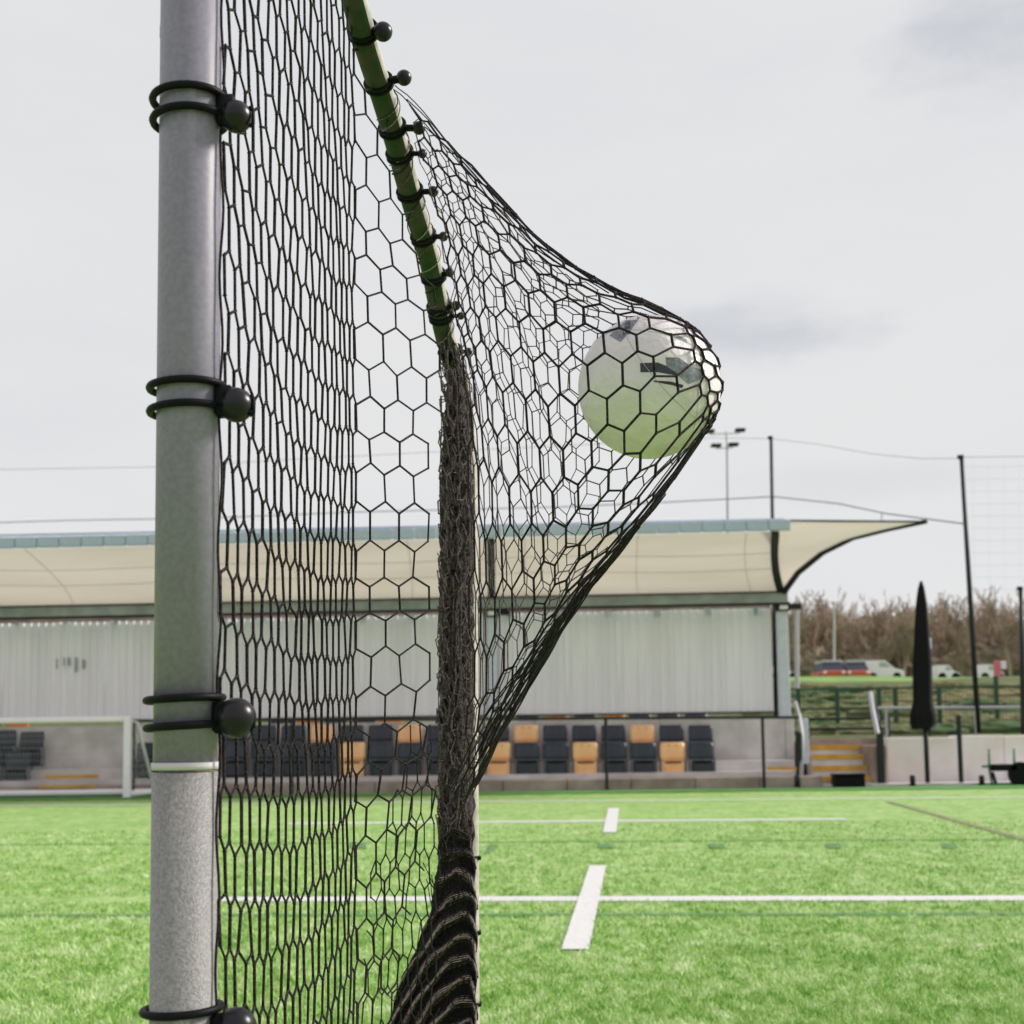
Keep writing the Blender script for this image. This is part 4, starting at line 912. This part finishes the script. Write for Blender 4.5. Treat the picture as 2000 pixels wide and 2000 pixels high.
def pk(k, q):
    x = (q-.5)/MR
    if abs(x) > 1.0: return None
    if k <= JF: return pocket((k/JF)**1.08, x, 1)
    if k <= JF+JC: return cap(math.pi*(k-JF)/(JC+1), x)
    return pocket((1-(k-JF-JC-1)/(JF+2))**1.08, x, -1)
s3, k3 = lattice(pk, (0, JF+4), (-11, 12), r=.0018, jit=.0003, seed=8)
fr = [s for s in s3 if True]
o = strand_mesh('ball_pocket', s3, M['twine'], net, 6, k3, .0027); o.data.transform(netoff)
s3, k3 = lattice(pk, (JF+4, JF+JC+JF+3), (-11, 12), r=.00115, jit=.0003, seed=8)
o = strand_mesh('pocket_far_side', s3, M['twine_light'], net, 5, k3, .0018); o.data.transform(netoff)
# a second, slacker fold of netting inside the pocket mouth
def fold(k, q):
    x = (q-.2)/10.5
    if abs(x) > 1: return None
    s = k/21; p = pocket(s*.74, x*.97, -1); return p+np.array([.004*math.sin(k+q), .10-.12*s, .006*math.sin(q*1.1+k*.4)])
s4, k4 = lattice(fold, (0, 20), (-11, 11), r=.0009, jit=.0006, seed=9)
o = strand_mesh('inner_fold', s4, M['twine_light'], net, 5, k4, .0016); o.data.transform(netoff)
# strands drawn tight along the lower and upper edges of the pocket
segs = []
def edge_bundle(curvepx, n, w0, w1, side_, smax, r, seed, off=(0, 0)):
    rs = np.random.default_rng(seed); out_ = []
    for i in range(n):
        f = rs.uniform(0, 1)**2.3; ph = rs.uniform(0, 6); s0 = rs.uniform(0, .25); s1_ = rs.uniform(.5, 1)*smax; prev = None; dy = rs.uniform(-.05, .05)
        for s in np.linspace(s0, s1_, 26):
            p = curve(curvepx, s); w = (w0+(w1-w0)*s)*f+3*math.sin(ph+s*22); t_ = curve(curvepx, min(1, s+.02))-curve(curvepx, max(0, s-.02)); t_ = t_/np.linalg.norm(t_); nn = np.array([-t_[1], t_[0]])*side_
            q = W(*(p+nn*w), Yc(s)+dy*(1-.6*s))
            if prev is not None: out_.append((prev, q, r))
            prev = q
    return out_
segs = edge_bundle(Bpx, 22, 58, 2, -1, .97, .0013, 21)
o = strand_mesh('gathered_edge', segs, M['twine_dark'], net, 5); o.data.transform(netoff)
segs = edge_bundle([(770, 158)]+Tpx, 4, 22, 2, 1, .92, .0011, 22)
o = strand_mesh('gathered_edge', segs, M['twine'], net, 5); o.data.transform(netoff)
# compact core of rolled netting inside the bunch
def slc(v): return float(np.interp(v, [745, 900, 1500, 1600, 1660, 1720, 1800], [874, 862, 858, 856, 860, 854, 850]))
def src(v): return float(np.interp(v, [745, 900, 1500, 1600, 1660, 1720, 1800], [905, 920, 926, 926, 924, 926, 928]))
bm_ = MB(); vs = []; fs = []; vv = np.arange(745, 1800, 12); nq = 14
for i, v in enumerate(vv):
    l, r_ = slc(v), src(v)
    for k in range(nq):
        a = 2*math.pi*k/nq; q = W((l+r_)/2+(r_-l)/2*math.cos(a), v, 2.86+.035*math.sin(a)); q = q+np.array([.004*math.sin(i*1.3+k*2.1), .007*math.sin(i*.9+k*1.7), 0]); vs.append(q)
for i in range(len(vv)-1):
    for k in range(nq): fs.append((i*nq+k, (i+1)*nq+k, (i+1)*nq+(k+1) % nq, i*nq+(k+1) % nq))
bm_.add(vs, fs); M['core'] = mat('rolled_net_mass', (.12, .095, .10, 1), .95, col2=(.008, .007, .008, 1), scale=150, bump=1, bscale=160, stretch=(1, 1, .35), spec=.1)
rel(bm_, 'rolled_net', M['core'], net, True)
# bunched net hanging down the rear upright: many folded layers
segs = []; kn = []
rs = np.random.default_rng(31)
def sl(v): return float(np.interp(v, [640, 700, 800, 1500, 1620, 1700], [862, 858, 856, 852, 850, 862]))
def sr(v): return float(np.interp(v, [640, 700, 760, 900, 1500, 1600, 1700], [880, 905, 922, 925, 926, 915, 880]))
for layer in range(5):
    ph = rs.uniform(0, 6); yy = 2.80+.02*layer; pc = rs.uniform(8, 11)
    def nd(k, q, ph=ph, yy=yy, pc=pc):
        v = 660+q*34+12*math.sin(k*.9+ph); 
        if v > 1680 or v < 655: return None
        f = (k*pc/70 + .06*math.sin(q*.5+ph)); 
        if f < 0 or f > 1: return None
        return W(sl(v)+(sr(v)-sl(v))*f, v, yy+.03*math.sin(k*1.9+ph+q*.2))
    a_, b_ = lattice(nd, (0, 9), (0, 30), r=.0012, jit=.002, seed=60+layer); segs += a_; kn += b_
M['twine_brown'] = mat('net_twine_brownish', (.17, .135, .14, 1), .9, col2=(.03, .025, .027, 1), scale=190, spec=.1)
o = strand_mesh('bunched_net', segs, M['twine_brown'], net, 5, kn, .0020); o.data.transform(netoff)
segs = []
for i in range(34):
    f = rs.uniform(.02, .98); ph = rs.uniform(0, 6); v0 = rs.uniform(660, 1350); v1 = v0+rs.uniform(150, 600); prev = None; dr = rs.uniform(-.12, .2); yy = rs.uniform(2.78, 2.88)
    for v in np.arange(v0, min(v1, 1660), 24):
        g = f+dr*(v-v0)/500+.03*math.sin(ph+v*.02)
        if not .01 < g < .99: prev = None; continue
        q = W(sl(v)+(sr(v)-sl(v))*g, v, yy)
        if prev is not None: segs.append((prev, q, .0012))
        prev = q
o = strand_mesh('bunched_net', segs, M['twine_brown'], net, 5); o.data.transform(netoff)
segs = []
for i in range(50):   # short pale slanting strands on its face
    v = rs.uniform(720, 1600); f = rs.uniform(.05, .75); u = sl(v)+(sr(v)-sl(v))*f; y = 2.76; l = rs.uniform(8, 22)
    segs.append((W(u, v, y), W(u+l*.4, v+l, y), .0011))
o = strand_mesh('pale_strand', segs, M['twine_light'], net, 5); o.data.transform(netoff)
# folds fanning out at the foot
ridge0 = [(800, 1842), (835, 1775), (862, 1742), (890, 1738), (910, 1748), (922, 1765), (929, 1790)]
def ridge(j, s):
    # j=0 topmost; curves sweep from the lower left up over a crest and down to the upright
    crest = (float(np.interp(j, [-3, 0, 1, 3, 7, 14], [886, 897, 907, 912, 920, 922])), 1703+41.5*j)
    dx = float(np.interp(j, [-3, 0, 1, 2, 3, 5, 14], [24, 46, 72, 135, 165, 190, 205])); dy = float(np.interp(j, [-1, 0, 1, 2, 3, 5, 14], [20, 18, 60, 150, 210, 260, 290]))
    tail = (crest[0]-dx, crest[1]+dy); right = (float(np.interp(j, [-3, -1, 1], [912, 926, 930])), crest[1]+30+3*j)
    if s < .75:
        t = s/.75; c = (crest[0]-dx*.42, crest[1]+3)
        return ((1-t)**2*tail[0]+2*t*(1-t)*c[0]+t*t*crest[0], (1-t)**2*tail[1]+2*t*(1-t)*c[1]+t*t*crest[1])
    t = (s-.75)/.25; c = (926, crest[1]+2); return ((1-t)**2*crest[0]+2*t*(1-t)*c[0]+t*t*right[0], (1-t)**2*crest[1]+2*t*(1-t)*c[1]+t*t*right[1])
segs = []; dark = []; mid = []
def rp3(j, s, lift=0):
    u, v = ridge(j, s); f = j-math.floor(j); y = 2.72+.030*math.sin(math.pi*f)**.8-lift
    return W(u+2.2*math.sin(v*.05+j*1.7), v+2.5*math.sin(u*.11+j*2.3), y+.10*(1-s))
# the pleated sheet itself
bm_ = MB(); J = np.arange(-2, 13, 1/8.); NS = 26
vs = [rp3(j, k/NS) for j in J for k in range(NS+1)]
bm_.add(vs, [(i*(NS+1)+k, (i+1)*(NS+1)+k, (i+1)*(NS+1)+k+1, i*(NS+1)+k+1) for i in range(len(J)-1) for k in range(NS)])
M['pleat'] = mat('pleated_net_mass', (.075, .062, .062, 1), .95, col2=(.008, .008, .007, 1), scale=170, bump=1, bscale=240, spec=.05)
rel(bm_, 'pleated_net', M['pleat'], net, True)
for j in np.arange(-2, 13, 1/12.):  # light on the folds put in strand colour: pink crests, brown flanks, dark gaps
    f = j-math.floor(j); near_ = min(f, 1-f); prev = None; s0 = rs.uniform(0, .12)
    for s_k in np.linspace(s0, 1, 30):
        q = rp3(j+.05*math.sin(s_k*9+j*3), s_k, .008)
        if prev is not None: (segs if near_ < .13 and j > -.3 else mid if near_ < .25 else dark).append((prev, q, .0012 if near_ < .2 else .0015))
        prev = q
def pl(k, q):       # fine mesh lying over the pleats
    s_k = k/34; j = -2+q*.30+.1*math.sin(k*.7)
    if j > 12.9 or s_k > 1: return None
    return rp3(j, s_k, .010)
a_, b_ = lattice(pl, (0, 34), (0, 49), r=.0010, jit=.0012, seed=91); dark += a_
for i in range(26):  # loose strands straggling off the left edge
    j0 = rs.uniform(-1, 11); prev = None; ofs = rs.uniform(4, 30)
    for k in range(10):
        u, v = ridge(min(12.9, j0+k*.10), .0+.02*k); q = W(u-ofs*(1-k/10)-3, v+k*4, 2.8)
        if prev is not None: dark.append((prev, q, .0010))
        prev = q
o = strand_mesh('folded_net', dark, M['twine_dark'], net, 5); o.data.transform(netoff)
o = strand_mesh('half_lit_flank', mid, M['twine_brown'], net, 5); o.data.transform(netoff)
o = strand_mesh('lit_fold_crest', segs, M['twine_pink'], net, 5); o.data.transform(netoff)
# netting behind, joining panel to folds near the ground
def low(k, q):
    v = 1470+q*64+6*math.sin(k); u = 708+k*9.5+3*math.sin(q*1.2)
    if v > 2080 or u > np.interp(v, [1450, 1600, 1680, 2000], [848, 848, 862, 860]): return None
    if u < np.interp(v, [1500, 1700, 2000], [790, 725, 690]): return None
    return W(u, v-slope(v)*0-(u-706)*.25, 2.66)
s5, k5 = lattice(low, (0, 16), (0, 10), half=.37, r=.0014, jit=.0012, seed=77)
o = strand_mesh('lower_panel', s5, M['twine_dark'], net, 5, k5, .0026); o.data.transform(netoff)
for c_ in net.children:
    if c_.name.split('.')[0] not in ('border_cord', 'rolled_net', 'pleated_net'): c_['kind'] = 'stuff'
